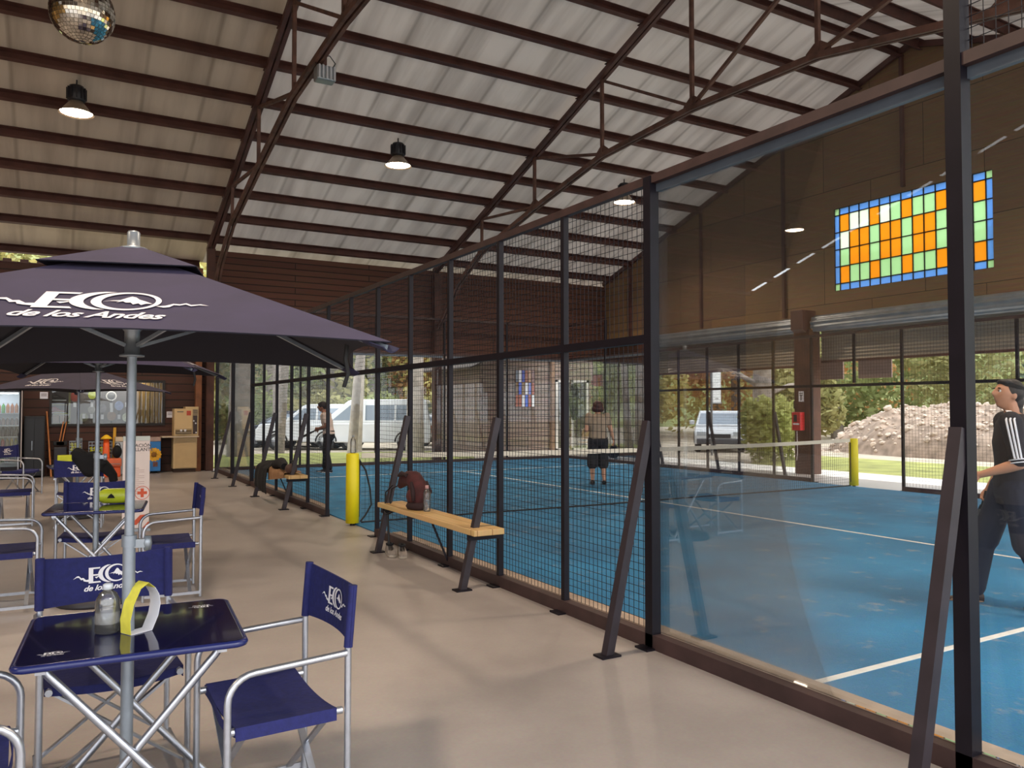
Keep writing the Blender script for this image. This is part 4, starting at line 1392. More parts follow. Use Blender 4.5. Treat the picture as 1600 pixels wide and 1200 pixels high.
# ball crates and cones
def crate(px0, px1, py0, py1, Y, c, label, nballs=0, seed=1, ballname=''):
    x0, x1 = ax_(px0, Y), ax_(px1, Y)
    z1, z0 = az_(px0, py0, Y), max(0.002, az_(px0, py1, Y))
    t = thing('ball_crate', label, 'crate', ((x0 + x1) / 2, Y + .15, z0))
    m = MB()
    for a in range(5):
        z = z0 + (z1 - z0) * a / 4
        for (ax0, ay0, ax1, ay1) in ((x0, Y, x1, Y), (x0, Y + .3, x1, Y + .3), (x0, Y, x0, Y + .3), (x1, Y, x1, Y + .3)):
            m.bar((ax0, ay0, z), (ax1, ay1, z), .009, .009)
    n = 7
    for k in range(n + 1):
        x = x0 + (x1 - x0) * k / n
        m.bar((x, Y, z0), (x, Y, z1), .006, .006); m.bar((x, Y + .3, z0), (x, Y + .3, z1), .006, .006)
    m.build('wire_cage', c, t, world=True)
    MB().box(x0, x1, Y, Y + .3, z0, z0 + .008).build('floor_sheet', c, t, world=True)
    if z0 > .05:
        m = MB()
        for x in (x0 + .01, x1 - .01):
            for y in (Y + .01, Y + .29):
                m.bar((x, y, .0), (x, y, z0), .016, .016)
        m.build('stand', c, t, world=True)
    rb = random.Random(seed)
    bm = mat('lime felt', '#cfd022', .9, 0, .12, 60)
    nx = max(2, int((x1 - x0 - .02) / .068))
    k = 0
    for lay in range(3):
        for iy in range(2):
            for ix in range(nx):
                if k >= nballs: break
                b = MB().ball((0, 0, 0), .0325, 12, 8).build('tennis_ball', bm)
                b.location = (x0 + .045 + ix * .068 + (lay % 2) * .012, Y + .05 + iy * .075, z0 + .042 + lay * .058)
                tag(b, 'lime tennis ball in the ' + ballname, 'ball', 'balls in the ' + ballname)
                k += 1
crate(109.5, 129, 690, 706, 20.0, M['grey_metal'], 'wire basket of lime balls under the shop window, left one', 18, 1, 'left wire basket by the shop wall')
crate(140, 176, 691, 712, 19.95, M['grey_metal'], 'wire basket of balls behind the orange cone, right one', 30, 2, 'right wire basket behind the cone')
x0, x1 = ax_(91, 18.5), ax_(114, 18.5)
z1, z0 = az_(100, 712, 18.5), az_(100, 728, 18.5)
t = thing('lime_box', 'lime yellow box on a low stand behind the jacket', 'box', ((x0 + x1) / 2, 18.6, 0))
MB().box(x0, x1, 18.5, 18.8, z0, z1).build('box_body', M['lime'], t, bevel=.01, world=True)
MB().box(x0 - .02, x1 + .02, 18.5, 18.8, 0, z0).build('stand', M['dark_plastic'], t, bevel=.01, world=True)
cx = ax_(167, 19.6)
t = thing('orange_cone', 'orange cone with a yellow cap standing on an orange box', 'cone', (cx, 19.6, az_(167, 716, 19.6)))
hc = az_(167, 686, 19.6) - az_(167, 716, 19.6)
MB().lathe([(0, 0), (.085, 0), (.075, .03), (.055, hc), (0, hc)], 18).build('cone_body', M['orange'], t)
MB().lathe([(0, .10), (.03, .09), (.11, .025), (.115, 0), (0, 0)], 18, Matrix.Translation((0, 0, hc))).build('cap', mat('yellow cap', '#e8b81c', .5, 0, .05), t)
x0, x1 = ax_(163, 19.5), ax_(190, 19.5)
z1 = az_(170, 716, 19.6) - .002
t = thing('orange_bin', 'orange plastic bin under the orange cone', 'bin', ((x0 + x1) / 2, 19.62, 0))
MB().box(x0, x1, 19.48, 19.8, .0, z1 * .55).build('bin_body', M['orange'], t, bevel=.02, world=True)
MB().box(x0 - .015, x1 + .015, 19.46, 19.82, z1 * .55, z1).build('bin_lid', mat('coral lid', '#d9683f', .5, 0, .1), t, bevel=.02, world=True)
MB().tube([(x0 + .03, 19.45, z1 * .7), ((x0 + x1) / 2, 19.43, z1 * .72), (x1 - .02, 19.45, z1 * .7)], .008, 8).build('handle', M['grey_metal'], t, world=True)
t = thing('sports_bag', 'black bag resting on the orange bin', 'bag', (ax_(184, 19.6), 19.62, z1 + .001))
MB().ball((0, 0, .14), .16, 16, 10, 0, (.62, .7, .9)).build('bag_body', M['dark_cloth'], t)
MB().tube([(-.05, 0, .26), (-.02, 0, .33), (.04, 0, .33), (.07, 0, .25)], .01, 6).build('handle', M['rubber'], t)
p = at(176.5, 742, 20.2); p.z = .001
t = thing('yellow_board', 'narrow yellow board leaning on the plank wall', 'board', (p.x, p.y, 0))
MB().bar(p + Vector((0, 0, .02)), at(179.5, 668, 20.44), .06, .02, (0, 1, 0)).build('board', mat('ochre board', '#c8951d', .6, 0, .1), t, world=True)
x0, x1 = ax_(181, 20.1), ax_(193, 20.1)
t = thing('white_cooler', 'small pale cooler box behind the white banner', 'cooler', ((x0 + x1) / 2, 20.2, 0))
MB().box(x0, x1, 20.1, 20.4, 0, az_(187, 690, 20.1)).build('cooler_body', mat('pale blue plastic', '#b6bcc6', .5, 0, .04), t, bevel=.02, world=True)
MB().box(x0, x1, 20.09, 20.41, az_(187, 690, 20.1), az_(187, 683, 20.1)).build('lid', mat('cream lid', '#d8c6ac', .5, 0, .04), t, bevel=.01, world=True)

# standing banner with the red cross
BY = 10.9
bx0, bx1 = ax_(193, BY), ax_(235, BY)
bz = az_(215, 681.5, BY)
t = thing('stand_banner', 'white standing banner with a red cross in a ring', 'banner', ((bx0 + bx1) / 2, BY, 0), 0)
bw_ = bx1 - bx0
MB().box(-bw_ / 2, bw_ / 2, -.012, .012, .03, bz).build('panel', mat('pinkish white panel', '#d9cbc6', .6, 0, .03), t, bevel=.003)
MB().box(-bw_ / 2, bw_ / 2, -.02, .016, bz - .055, bz - .0).build('header_strip', mat('grey header', '#b9beb8', .5, .2, .03), t)
MB().box(-bw_ / 2 - .01, bw_ / 2 + .01, -.09, .09, 0, .03).build('foot', M['grey_metal'], t)
dk = mat('dark print', '#57504f', .7, 0, 0)
for s_, zz, xx in (('ACIÓN', bz - .135, .075), ('LLANTE', bz - .185, .085)):
    vs, fs = text_mesh(s_, .058, 0, 1, .001)
    MB().add([(x + xx, -.0135, y + zz) for x, y, z in vs], fs).build('lettering', dk, t)
m = MB()
for k in range(14):
    z = bz - .40 - k * .024
    m.box(-bw_ / 2 + .04, bw_ / 2 - (.06 if k % 3 else .12), -.0135, -.012, z, z + .006)
m.build('printed_lines', mat('faint print', '#b39a94', .8, 0, 0), t)
red = mat('red print', '#c4502f', .6, 0, .05)
cz, cx = bz * .345 + .06, .07
m = MB()
vs, fs = ring_strip((cx, cz, .085, .085), (cx, cz, .078, .078), 0, 360, 40)
m.add([(x, -.0135, y) for x, y in vs], fs)
m.box(cx - .018, cx + .018, -.0145, -.012, cz - .055, cz + .055).box(cx - .055, cx + .055, -.0140, -.012, cz - .018, cz + .018)
m.build('red_cross', red, t)
m = MB()
for k, x in enumerate((.05, )):
    m.add([(x - .11, -.0135, .07), (x - .04, -.0135, .07), (x + .07, -.0135, .19), (x, -.0135, .19)], [(0, 1, 2, 3)])
m.add([(.08, -.0135, .03), (.15, -.0135, .03), (bw_ / 2, -.0135, .09), (bw_ / 2, -.0135, .10), (.14, -.0135, .10)], [(0, 1, 2, 3, 4)])
m.build('red_stripe', red, t)

# blue flower freezer, shelf, cabinet, coffee machine
x0, x1 = ax_(232, 20.1), ax_(252, 20.1)
z1 = az_(240, 683, 20.1)
t = thing('blue_bin', 'blue box with a big yellow flower beside the white banner', 'box', ((x0 + x1) / 2, 20.25, 0))
MB().box(x0, x1, 20.1, 20.44, .05, z1 - .10).build('box_body', mat('bright blue panel', '#2a74b8', .5, 0, .15, 5), t, bevel=.01, world=True)
MB().box(x0, x1, 20.09, 20.45, z1 - .10, z1).build('lid', mat('dusty pink lid', '#a58b80', .6, 0, .2, 9), t, bevel=.01, world=True)
m = MB()
cx, cz = x0 + .13, z1 * .52
for k in range(14):
    a = 2 * PI * k / 14
    m.prism([(0, -.03), (.13, -.045), (.165, 0), (.13, .045), (0, .03)], .004, Matrix.Translation((cx, 20.094 - .0006 * (k % 2), cz)) @ Matrix(((math.cos(a), -math.sin(a), 0, 0), (0, 0, 1, 0), (math.sin(a), math.cos(a), 0, 0), (0, 0, 0, 1))))
m.build('flower', mat('sunflower yellow', '#e0a422', .6, 0, .2, 30), t, world=True)
MB().lathe([(0, .006), (.055, .004), (.06, 0)], 18, Matrix.Translation((cx, 20.094, cz)) @ Matrix.Rotation(PI / 2, 4, 'X')).build('flower_centre', mat('flower brown', '#8a5a1c', .8, 0, .2), t, world=True)
MB().box(cx - .02, cx + .08, 20.090, 20.099, cz - .28, cz - .17).build('print_patch', mat('brown print', '#6e4740', .7, 0, .4, 20), t, world=True)
for x in (x0 + .05, x1 - .05):
    for y in (20.14, 20.4):
        MB().lathe([(0, 0), (.025, .0), (.025, .05), (0, .05)], 10, Matrix.Translation((x, y, 0))).build('caster', M['rubber'], t, world=True)
x0, x1 = ax_(253.5, 20.0), ax_(311.5, 20.0)
z1 = az_(285, 681.5, 20.0)
cx0, cx1 = ax_(271.5, 20.1), ax_(308.5, 20.1)
t = thing('coffee_counter', 'cream cabinet with a thin shelf top under the coffee machine', 'cabinet', ((cx0 + cx1) / 2, 20.25, 0))
MB().box(x0, x1, 19.98, 20.48, z1 - .03, z1).build('shelf_top', mat('pale laminate', '#c9b59c', .35, 0, .03), t, bevel=.006, world=True)
MB().box(cx0, cx1, 20.1, 20.48, .09, z1 - .03).build('cabinet_body', M['cream'], t, bevel=.006, world=True)
MB().box(cx0 + .05, cx1 - .015, 20.085, 20.1, .11, z1 - .06).build('door', mat('cream door', '#c2a374', .5, 0, .05), t, bevel=.004, world=True)
MB().box(cx0 + .02, cx1 - .02, 20.14, 20.46, 0, .09).build('plinth', mat('dark plinth', '#3a2416', .7, 0, .1), t, world=True)
mx0, mx1 = ax_(272.5, 20.05), ax_(310.5, 20.05)
mz0, mz1 = z1 + .001, az_(290, 638.5, 20.05)
t = thing('coffee_machine', 'cream coffee machine with a dark button panel on the counter', 'coffee machine', ((mx0 + mx1) / 2, 20.2, mz0))
mw = mx1 - mx0
MB().box(mx0, mx1, 20.06, 20.46, mz0, mz1).build('machine_body', M['cream'], t, bevel=.012, world=True)
MB().box(mx0 + mw * .45, mx1, 20.06, 20.44, mz1 - .01, mz1 + .045).build('top_hood', M['cream'], t, bevel=.01, world=True)
MB().box(mx0 + .02, mx0 + mw * .74, 20.045, 20.06, mz0 + (mz1 - mz0) * .26, mz1 - .02).build('door', mat('cream front', '#cfae7c', .45, 0, .03), t, bevel=.005, world=True)
m = MB().box(mx0 + .06, mx0 + .20, 20.042, 20.045, mz1 - .085, mz1 - .065)
m.build('name_strip', dk, t, world=True)
MB().box(mx0 + mw * .5, mx0 + mw * .68, 20.04, 20.046, mz1 - .16, mz1 - .05).build('red_label', mat('red label', '#b5482c', .5, 0, .05), t, world=True)
MB().box(mx0 + mw * .77, mx1 - .03, 20.045, 20.062, mz0 + .05, mz1 - .16).build('button_panel', mat('brown panel', '#3b2418', .35, 0, .1), t, world=True)
m = MB()
for k in range(6):
    z = mz1 - .03 - k * .022
    m.box(mx0 + mw * .77, mx1 - .02, 20.05, 20.058, z, z + .009)
m.build('vent_slots', dk, t, world=True)
m = MB()
for x_, z_ in ((.80, .55), (.88, .46), (.9, .12)):
    m.lathe([(0, .02), (.016, .02), (.018, 0)], 10, Matrix.Translation((mx0 + mw * x_, 20.045, mz0 + (mz1 - mz0) * z_)) @ Matrix.Rotation(PI / 2, 4, 'X'))
m.build('knob', M['white'], t, world=True)
MB().box(mx0 + .03, mx0 + mw * .72, 20.05, 20.065, mz0 + .05, mz0 + (mz1 - mz0) * .22).build('tray_recess', mat('olive recess', '#6d5a3c', .6, 0, .1), t, world=True)
for k in range(2):
    p_ = (mx0 + .15 + k * .09, 20.03, mz0 + .10)
    tag(MB().lathe([(0, 0), (.022, 0), (.03, .055), (.028, .055), (.02, .004), (0, .004)], 14, Matrix.Translation(p_)).build('paper_cup', M['white']), ('left' if k == 0 else 'right') + ' white paper cup in the coffee machine tray', 'cup', 'cups in the coffee machine')
MB().box(mx0 + .05, mx0 + mw * .7, 19.99, 20.06, mz0 + .07, mz0 + .098).build('drip_tray', mat('tray metal', '#8c7a60', .4, .3, .1), t, world=True)

# ------------------------------------------------------------------ people
def remeshed(mb, name, m, parent, voxel, it=3):
    """fuse everything in mb into one continuous smooth skin"""
    o = mb.build(name, m, None)
    r = o.modifiers.new('fuse', 'REMESH')
    r.mode = 'VOXEL'
    r.voxel_size = voxel
    r.use_smooth_shade = True
    s = o.modifiers.new('soft', 'SMOOTH')
    s.factor = .5
    s.iterations = it
    dg = bpy.context.evaluated_depsgraph_get()
    me = bpy.data.meshes.new_from_object(o.evaluated_get(dg))
    me.name = name
    old = o.data
    o.modifiers.clear()
    o.data = me
    bpy.data.meshes.remove(old)
    for p in me.polygons:
        p.use_smooth = True
    o.parent = parent
    return o

def head_mesh(m, c, pitch=0.0, yaw=0.0, k=1.0):
    """head looking along -y, c = centre"""
    B = Matrix.Translation(c) @ Matrix.Rotation(yaw, 4, 'Z') @ Matrix.Rotation(-pitch, 4, 'X') @ Matrix.Diagonal((k, -k, k, 1))
    nu, nv = 44, 32
    g = math.exp
    def fn(u, v):
        a, t = 2 * PI * u, PI * v
        nx, ny, nz = math.sin(t) * math.cos(a), math.sin(t) * math.sin(a), math.cos(t)
        x, y, z = .074 * nx, .094 * ny, .116 * nz
        if nz < 0:
            x *= 1 + .30 * nz
            if ny < 0: y *= 1 + .35 * nz
        if ny > 0:
            y = .094 * ny ** .85
            if nz < -.3: y *= 1 - .12 * (-nz - .3)
            y += .030 * g(-(x / .012) ** 2 - ((z + .016) / .020) ** 2) + .016 * g(-(x / .008) ** 2 - ((z - .008) / .022) ** 2)
            y += .006 * g(-((z - .030) / .012) ** 2) * g(-(x / .05) ** 2)
            y -= .010 * g(-((abs(x) - .030) / .014) ** 2 - ((z - .012) / .012) ** 2)
            y += .008 * g(-(x / .022) ** 2 - ((z + .054) / .009) ** 2) - .004 * g(-(x / .02) ** 2 - ((z + .072) / .007) ** 2)
            y += .014 * g(-(x / .024) ** 2 - ((z + .098) / .018) ** 2)
        return B @ Vector((x, y, z))
    m.sheet(fn, nu, nv)
    for sx in (-1, 1):
        e = MB().ball((0, 0, 0), .03, 12, 8, 0, (.35, .62, 1.0))
        m.add([B @ (Vector(p) + Vector((sx * .074, -.012, -.008))) for p in e.v], e.f, 0, True)
    return B

def hand(m, w, d, n, side, curl=.5, k=1.0):
    """w wrist, d finger direction, n palm normal (curl goes that way), side = direction of the thumb"""
    d, n, s = Vector(d).normalized(), Vector(n).normalized(), Vector(side).normalized()
    m.tube([w, w + d * .03 * k, w + d * .06 * k, w + d * .088 * k], [.024 * k, .032 * k, .038 * k, .034 * k], 12, flat=.55) if abs(s.z) > 2 else None
    def pal(u, v):
        a = 2 * PI * u
        hw = (.024 + .018 * min(1, v * 1.6)) * k * (1 if v < .93 else .8)
        return w + d * (.09 * k * v) + s * hw * math.cos(a) + n * .014 * k * math.sin(a)
    m.sheet(pal, 14, 8)
    m.ball(tuple(w + d * .085 * k), .016 * k, 10, 6)
    for i, (off, L, r) in enumerate(((.030, .072, .0088), (.010, .080, .009), (-.011, .075, .0088), (-.030, .060, .0080))):
        p = w + d * .082 * k + s * off * k
        pts = [p]
        dirn = d.copy()
        for seg in (.45, .32, .23):
            ang = curl * (1.0 if seg < .4 else .75) + .05 * i
            dirn = (dirn * math.cos(ang) + (n if True else d) * math.sin(ang))
            perp = n - d * n.dot(d)
            dirn.normalize()
            p = p + dirn * L * seg * k
            pts.append(p)
            # keep turning in the plane of d and n
            n2 = (n * math.cos(ang) - d * math.sin(ang))
            d, n = dirn.copy(), n2.normalized()
        d, n = Vector(pts[1] - pts[0]).normalized(), n
        m.tube(pts, [r * k * 1.05, r * k, r * k * .92, r * k * .75], 8)
        m.ball(tuple(pts[-1]), r * k * .75, 8, 5)
        d, n = hand_d, hand_n if False else hand_n
    p = w + hand_d * .025 * k + s * .026 * k
    pts = [p, p + (hand_d * .5 + s * .75 + hand_n * .25).normalized() * .038 * k]
    pts.append(pts[-1] + (hand_d * .85 + s * .1 + hand_n * (.3 + .5 * curl)).normalized() * .030 * k)
    pts.append(pts[-1] + (hand_d * .8 - s * .15 + hand_n * (.4 + .6 * curl)).normalized() * .022 * k)
    m.tube(pts, [.0125 * k, .0105 * k, .0098 * k, .0078 * k], 8)
    m.ball(tuple(pts[-1]), .0078 * k, 8, 5)
hand_d = hand_n = None
_hand = hand
def hand(m, w, d, n, side, curl=.5, k=1.0):
    global hand_d, hand_n
    hand_d, hand_n = Vector(d).normalized(), Vector(n).normalized()
    _hand(m, Vector(w), d, n, side, curl, k)

def section_tube(m, secs, n=24):
    """stack of ellipses (centre, rx, ry) in the xy plane, closed"""
    def fn(u, v):
        f = v * (len(secs) - 1)
        i = min(int(f), len(secs) - 2)
        q = f - i
        q = q * q * (3 - 2 * q) * .4 + q * .6
        a, b = secs[i], secs[i + 1]
        c = Vector(a[0]).lerp(Vector(b[0]), q)
        rx, ry = a[1] + (b[1] - a[1]) * q, a[2] + (b[2] - a[2]) * q
        t = 2 * PI * u
        cs, sn = math.cos(t), math.sin(t)
        return c + Vector((rx * abs(cs) ** .9 * (1 if cs > 0 else -1), ry * abs(sn) ** .9 * (1 if sn > 0 else -1), 0))
    m.sheet(fn, n, (len(secs) - 1) * 4)
    for s, rev in ((secs[0], True), (secs[-1], False)):
        ring = [(s[0][0] + s[1] * math.cos(2 * PI * k / n), s[0][1] + s[2] * math.sin(2 * PI * k / n), s[0][2]) for k in range(n)]
        m.add(ring, [tuple(reversed(range(n))) if rev else tuple(range(n))])

def limb(m, pts, rs, n=14):
    pts = [Vector(p) for p in pts]
    m.tube(pts, rs, n)
    for p, r in zip(pts, rs):
        m.ball(tuple(p), r * .985, 12, 8)

def mid(a, b, t): return Vector(a).lerp(Vector(b), t)

def person(name_label, loc, rz, J, look, voxel, sc=1.0):
    """J: joint positions in the figure's own frame (facing -y, left = +x)"""
    t = thing('person', name_label, 'person', loc, R(rz))
    skin = mat('skin ' + look['skin'], look['skin'], .55, 0, .06, 20)
    nb, pv, ch = Vector(J['neck']), Vector(J['pelvis']), Vector(J['chest'])
    def torso(m, e, lo=-.12, hi=1.0):
        wv = mid(pv, ch, .5)
        s = [((pv.x, pv.y, pv.z + lo), .155 * sc + e, .105 * sc + e), (tuple(pv), .168 * sc + e, .118 * sc + e), (tuple(wv), .145 * sc + e, .105 * sc + e), (tuple(ch), .170 * sc + e, .118 * sc + e),
             (tuple(mid(ch, nb, .62)), .165 * sc + e, .100 * sc + e), (tuple(mid(ch, nb, .9)), .10 * sc + e, .075 * sc + e), (tuple(nb), .062 * sc + e * .6, .062 * sc + e * .6)]
        section_tube(m, s)
    def arms(m, e, upto=1.0, fore=True):
        for s in 'LR':
            sh, el, wr = Vector(J['sh' + s]), Vector(J['el' + s]), Vector(J['wr' + s])
            limb(m, [mid(ch, sh, .72), sh, mid(sh, el, .5)], [.06 * sc + e, .062 * sc + e, .052 * sc + e])
            if upto > .5:
                limb(m, [mid(sh, el, .5), mid(sh, el, upto)], [.052 * sc + e, .044 * sc + e])
            if fore:
                limb(m, [el, mid(el, wr, .35), mid(el, wr, .75), wr], [.044 * sc + e, .042 * sc + e, .031 * sc + e, .026 * sc + e])
    def legs(m, e, upto=1.0, hem=0.0):
        for s in 'LR':
            hp, kn, an = Vector(J['hip' + s]), Vector(J['kn' + s]), Vector(J['an' + s])
            limb(m, [hp, mid(hp, kn, .5), kn if upto > .5 else mid(hp, kn, upto * 2)], [.088 * sc + e, .075 * sc + e, .056 * sc + e + hem])
            if upto > .5:
                q = (upto - .5) * 2
                if q > .35:
                    limb(m, [kn, mid(kn, an, .35), mid(kn, an, q)], [.056 * sc + e, .056 * sc + e, .036 * sc + e + hem])
                else:
                    limb(m, [kn, mid(kn, an, q)], [.056 * sc + e + hem, .056 * sc + e + hem])
    hd = Vector(J['head'])
    b = MB()
    torso(b, 0)
    arms(b, 0)
    legs(b, 0)
    limb(b, [nb - Vector((0, 0, .03)), mid(nb, hd, .55)], [.056 * sc, .052 * sc])
    head_mesh(b, hd, look.get('pitch', 0), look.get('yaw', 0))
    for s in 'LR':
        an = Vector(J['an' + s])
        b.ball((an.x, an.y, an.z - .02), .04 * sc, 10, 6)
        wr, el = Vector(J['wr' + s]), Vector(J['el' + s])
        d = (Vector(J['hd' + s]) if 'hd' + s in J else (wr - el)).normalized()
        nrm = Vector(J.get('pn' + s, (-1 if s == 'L' else 1, 0, 0)))
        nrm = (nrm - d * nrm.dot(d)).normalized()
        side = d.cross(nrm) * (1 if s == 'L' else -1)
        if side.y > 0 and 'pn' + s not in J: side = -side
        hand(b, wr, d, nrm, side, look.get('curl', .5))
    remeshed(b, 'body', skin, t, voxel)
    s_ = MB()
    torso(s_, .016, -.10 if look['shirt_low'] is None else look['shirt_low'])
    arms(s_, .016, look['sleeve'], False)
    remeshed(s_, 'shirt', look['shirt'], t, voxel * 1.2, 4)
    p_ = MB()
    section_tube(p_, [((pv.x, pv.y, pv.z - .16), .135 * sc, .11 * sc), ((pv.x, pv.y, pv.z - .08), .172 * sc + .012, .125 * sc + .012), ((pv.x, pv.y, pv.z + .06), .16 * sc + .012, .112 * sc + .012)])
    legs(p_, look['loose'], look['trouser'], look['loose'] * .8)
    remeshed(p_, look['leg_name'], look['trousers'], t, voxel * 1.2, 4)
    for s in 'LR':
        an, toe = Vector(J['an' + s]), Vector(J['toe' + s])
        f = Vector((toe.x - an.x, toe.y - an.y, 0)).normalized()
        sd = Vector((-f.y, f.x, 0))
        zb = J.get('gz' + s, 0.002)
        base = Vector((an.x, an.y, zb)) - f * .065
        tilt = toe.z - zb
        m = MB()
        def up(u, v):
            a = 2 * PI * u
            L = .27 * sc
            w = (.032 + .013 * math.sin(PI * min(1, v * .9 + .25))) * (1 if v < .82 else math.sqrt(max(0.0, 1 - ((v - .82) / .19) ** 2))) * (1 if v > .1 else .6 + .4 * v / .1)
            h = (.085 if v < .35 else .085 - .055 * min(1, (v - .35) / .4)) * (1 if v < .9 else .8) * (1 if v > .06 else .7)
            zz = h * (.5 + .5 * math.sin(a)) + .0
            return base + f * (L * v) + sd * (w * math.cos(a)) + Vector((0, 0, zz + tilt * max(0, v)))
        m.sheet(up, 18, 16)
        sh = m.build('shoe', look['shoes'], t)
        q = MB()
        ol = []
        for k in range(22):
            a = 2 * PI * k / 22
            v = .5 + .5 * math.cos(a)
            ol.append(base + f * (.272 * sc * v - .002) + sd * (.044 * math.sin(a)) + Vector((0, 0, tilt * v)))
        q.add([p for p in ol] + [p + Vector((0, 0, .018)) for p in ol], [tuple(range(22)), tuple(reversed(range(22, 44)))] + [(k, (k + 1) % 22, (k + 1) % 22 + 22, k + 22) for k in range(22)])
        q.build('sole', look['sole'], sh)
    # hair over the skull, face left free
    B = Matrix.Translation(hd) @ Matrix.Rotation(look.get('yaw', 0), 4, 'Z') @ Matrix.Rotation(-look.get('pitch', 0), 4, 'X')
    h = MB()
    for (c, r, sq) in look['hair_blobs']:
        e = MB().ball((0, 0, 0), r, 20, 14, 0, sq)
        h.add([B @ (Vector(p) + Vector(c)) for p in e.v], e.f, 0, True)
    remeshed(h, 'hair', look['hair'], t, voxel, 2)
    return t, B

hair_dark = mat('dark hair', '#1d1413', .6, 0, .25, 60)
hair_red = mat('reddish brown hair', '#3b1712', .6, 0, .25, 60)
black_cl = mat('black sports cloth', '#15151b', .85, 0, .12, 12)
navy_cl = mat('dark navy sports cloth', '#151a2b', .85, 0, .15, 10)
# man walking at the right
Jm = dict(pelvis=(0, .01, .93), chest=(0, .01, 1.24), neck=(0, .015, 1.455), head=(0, -.02, 1.60),
          shL=(.19, -.05, 1.40), elL=(.235, -.01, 1.09), wrL=(.15, -.24, 1.0), pnL=(-.9, 0, -.3), hdL=(-.25, -.9, -.12),
          shR=(-.19, .0, 1.40), elR=(-.25, .03, 1.09), wrR=(-.235, -.10, .87), pnR=(.9, -.1, 0), hdR=(0, -.35, -.9),
          hipL=(.09, .0, .90), knL=(.105, .06, .48), anL=(.10, .24, .10), toeL=(.10, .05, .002),
          hipR=(-.09, -.02, .90), knR=(-.10, -.17, .48), anR=(-.09, -.25, .10), toeR=(-.09, -.45, .002))
lookm = dict(skin='#b98264', shirt=mat('charcoal sports shirt', '#1c1a22', .85, 0, .15, 14), shirt_low=-.16, sleeve=.93, trousers=navy_cl, trouser=.98, loose=.024, leg_name='trousers',
             shoes=mat('brown shoe', '#3a2721', .7, 0, .2), sole=mat('tan sole', '#8d6f58', .7, 0, .1), pitch=R(12), yaw=R(17), hair=hair_dark, curl=.75,
             hair_blobs=[((0, .022, .030), .098, (.86, .98, 1.0)), ((0, .078, -.05), .062, (.95, .75, 1.2)), ((0, .085, -.12), .055, (1.0, .8, 1.2)), ((0, -.035, .085), .058, (1.1, .95, .5))])
man, Bm = person('man in a black striped shirt walking left behind the glass at the right edge', (2.998, 3.39, .016), -138, Jm, lookm, .0075)
for sx in (-1, 1):
    e = MB().ball((0, 0, 0), .0115, 10, 7)
    MB().add([Bm @ (Vector(p) + Vector((sx * .030, -.077, .012))) for p in e.v], e.f, 0, True).build('eye', mat('eye white', '#d8d2cc', .3, 0, 0), man)
    e = MB().ball((0, 0, 0), .006, 8, 6)
    MB().add([Bm @ (Vector(p) + Vector((sx * .030, -.086, .012))) for p in e.v], e.f, 0, True).build('iris', mat('brown iris', '#24150f', .3, 0, 0), man)
    e = MB().ball((0, 0, 0), .018, 10, 6, 0, (1.1, .4, .25))
    MB().add([Bm @ (Vector(p) + Vector((sx * .031, -.089, .033))) for p in e.v], e.f, 0, True).build('eyebrow', hair_dark, man)
e = MB().lathe([(.088, .045), (.0905, .06), (.088, .078)], 28, Bm @ Matrix.Translation((0, .01, 0)) @ Matrix.Rotation(R(-8), 4, 'X') @ Matrix.Diagonal((.93, 1.08, 1, 1)))
e.build('headband', M['dark_cloth'], man)
sh, el = Vector(Jm['shL']), Vector(Jm['elL'])
out = Vector((1, 0, .12)).normalized()
fw = Vector((0, -1, 0))
for k in (-1, 0, 1):
    pts = []
    for i in range(13):
        q = -.16 + 1.05 * i / 12
        base = sh.lerp(el, q)
        r = .0795 - .018 * max(0, q)
        ang = k * .33 + .30 - (.25 if q < .1 else 0)
        dirn = out * math.cos(ang) + fw * math.sin(ang)
        if q < .12:
            lift = (.12 - q) / .28
            dirn = (dirn * (1 - lift) + Vector((-.15, 0, 1)) * lift).normalized()
            base = sh + (sh - el).normalized() * .0 + Vector((-.16 * max(0, -q + .05) / .2 * .6, 0, 0))
        pts.append(base + dirn * r)
    MB().tube(pts, .0075, 8, flat=.55).build('sleeve_stripe', M['white'], man)
for k in (0, 1):
    ring = []
    c = sh.lerp(el, .92 - .04 * k * 0 + .0)
    ax = (el - sh).normalized()
    c = sh.lerp(el, .90 + .07 * k)
    a1 = ax.cross(Vector((0, 1, 0))).normalized(); a2 = ax.cross(a1)
    MB().tube([c + a1 * .0615 * math.cos(a) + a2 * .0615 * math.sin(a) for a in [2 * PI * i / 24 for i in range(24)]], .005, 6, closed=True).build('cuff_stripe', M['white'], man)

def paddle(loc, rz, tilt, label, roll=0.0):
    """padel racket, grip at the origin, head along -z before tilting"""
    t = thing('padel_racket', label, 'racket', loc, 0, None)
    Q = Matrix.Rotation(R(rz), 4, 'Z') @ Matrix.Rotation(tilt, 4, 'X') @ Matrix.Rotation(roll, 4, 'Z')
    m = MB().tube([Q @ Vector((0, 0, .05)), Q @ Vector((0, 0, -.08))], .016, 10)
    m.build('grip', M['rubber'], t)
    m = MB()
    pts = [(.118 * math.sin(a) * (1 - .12 * math.cos(a)), -.235 + .135 * math.cos(a) * 1.0) for a in [2 * PI * k / 30 for k in range(30)]]
    m.prism(pts, .036, Q @ Matrix(((1, 0, 0, 0), (0, 0, 1, -.018), (0, 1, 0, 0), (0, 0, 0, 1))))
    m.bar(Q @ Vector((-.02, 0, -.07)), Q @ Vector((-.055, 0, -.13)), .02, .03).bar(Q @ Vector((.02, 0, -.07)), Q @ Vector((.055, 0, -.13)), .02, .03)
    m.build('face', mat('racket face', '#1a1a22', .45, 0, .15, 20), t)
    return t
def wpt(person_, p):
    return Matrix.Translation(person_.location) @ Matrix.Rotation(person_.rotation_euler.z, 4, 'Z') @ Vector(p)
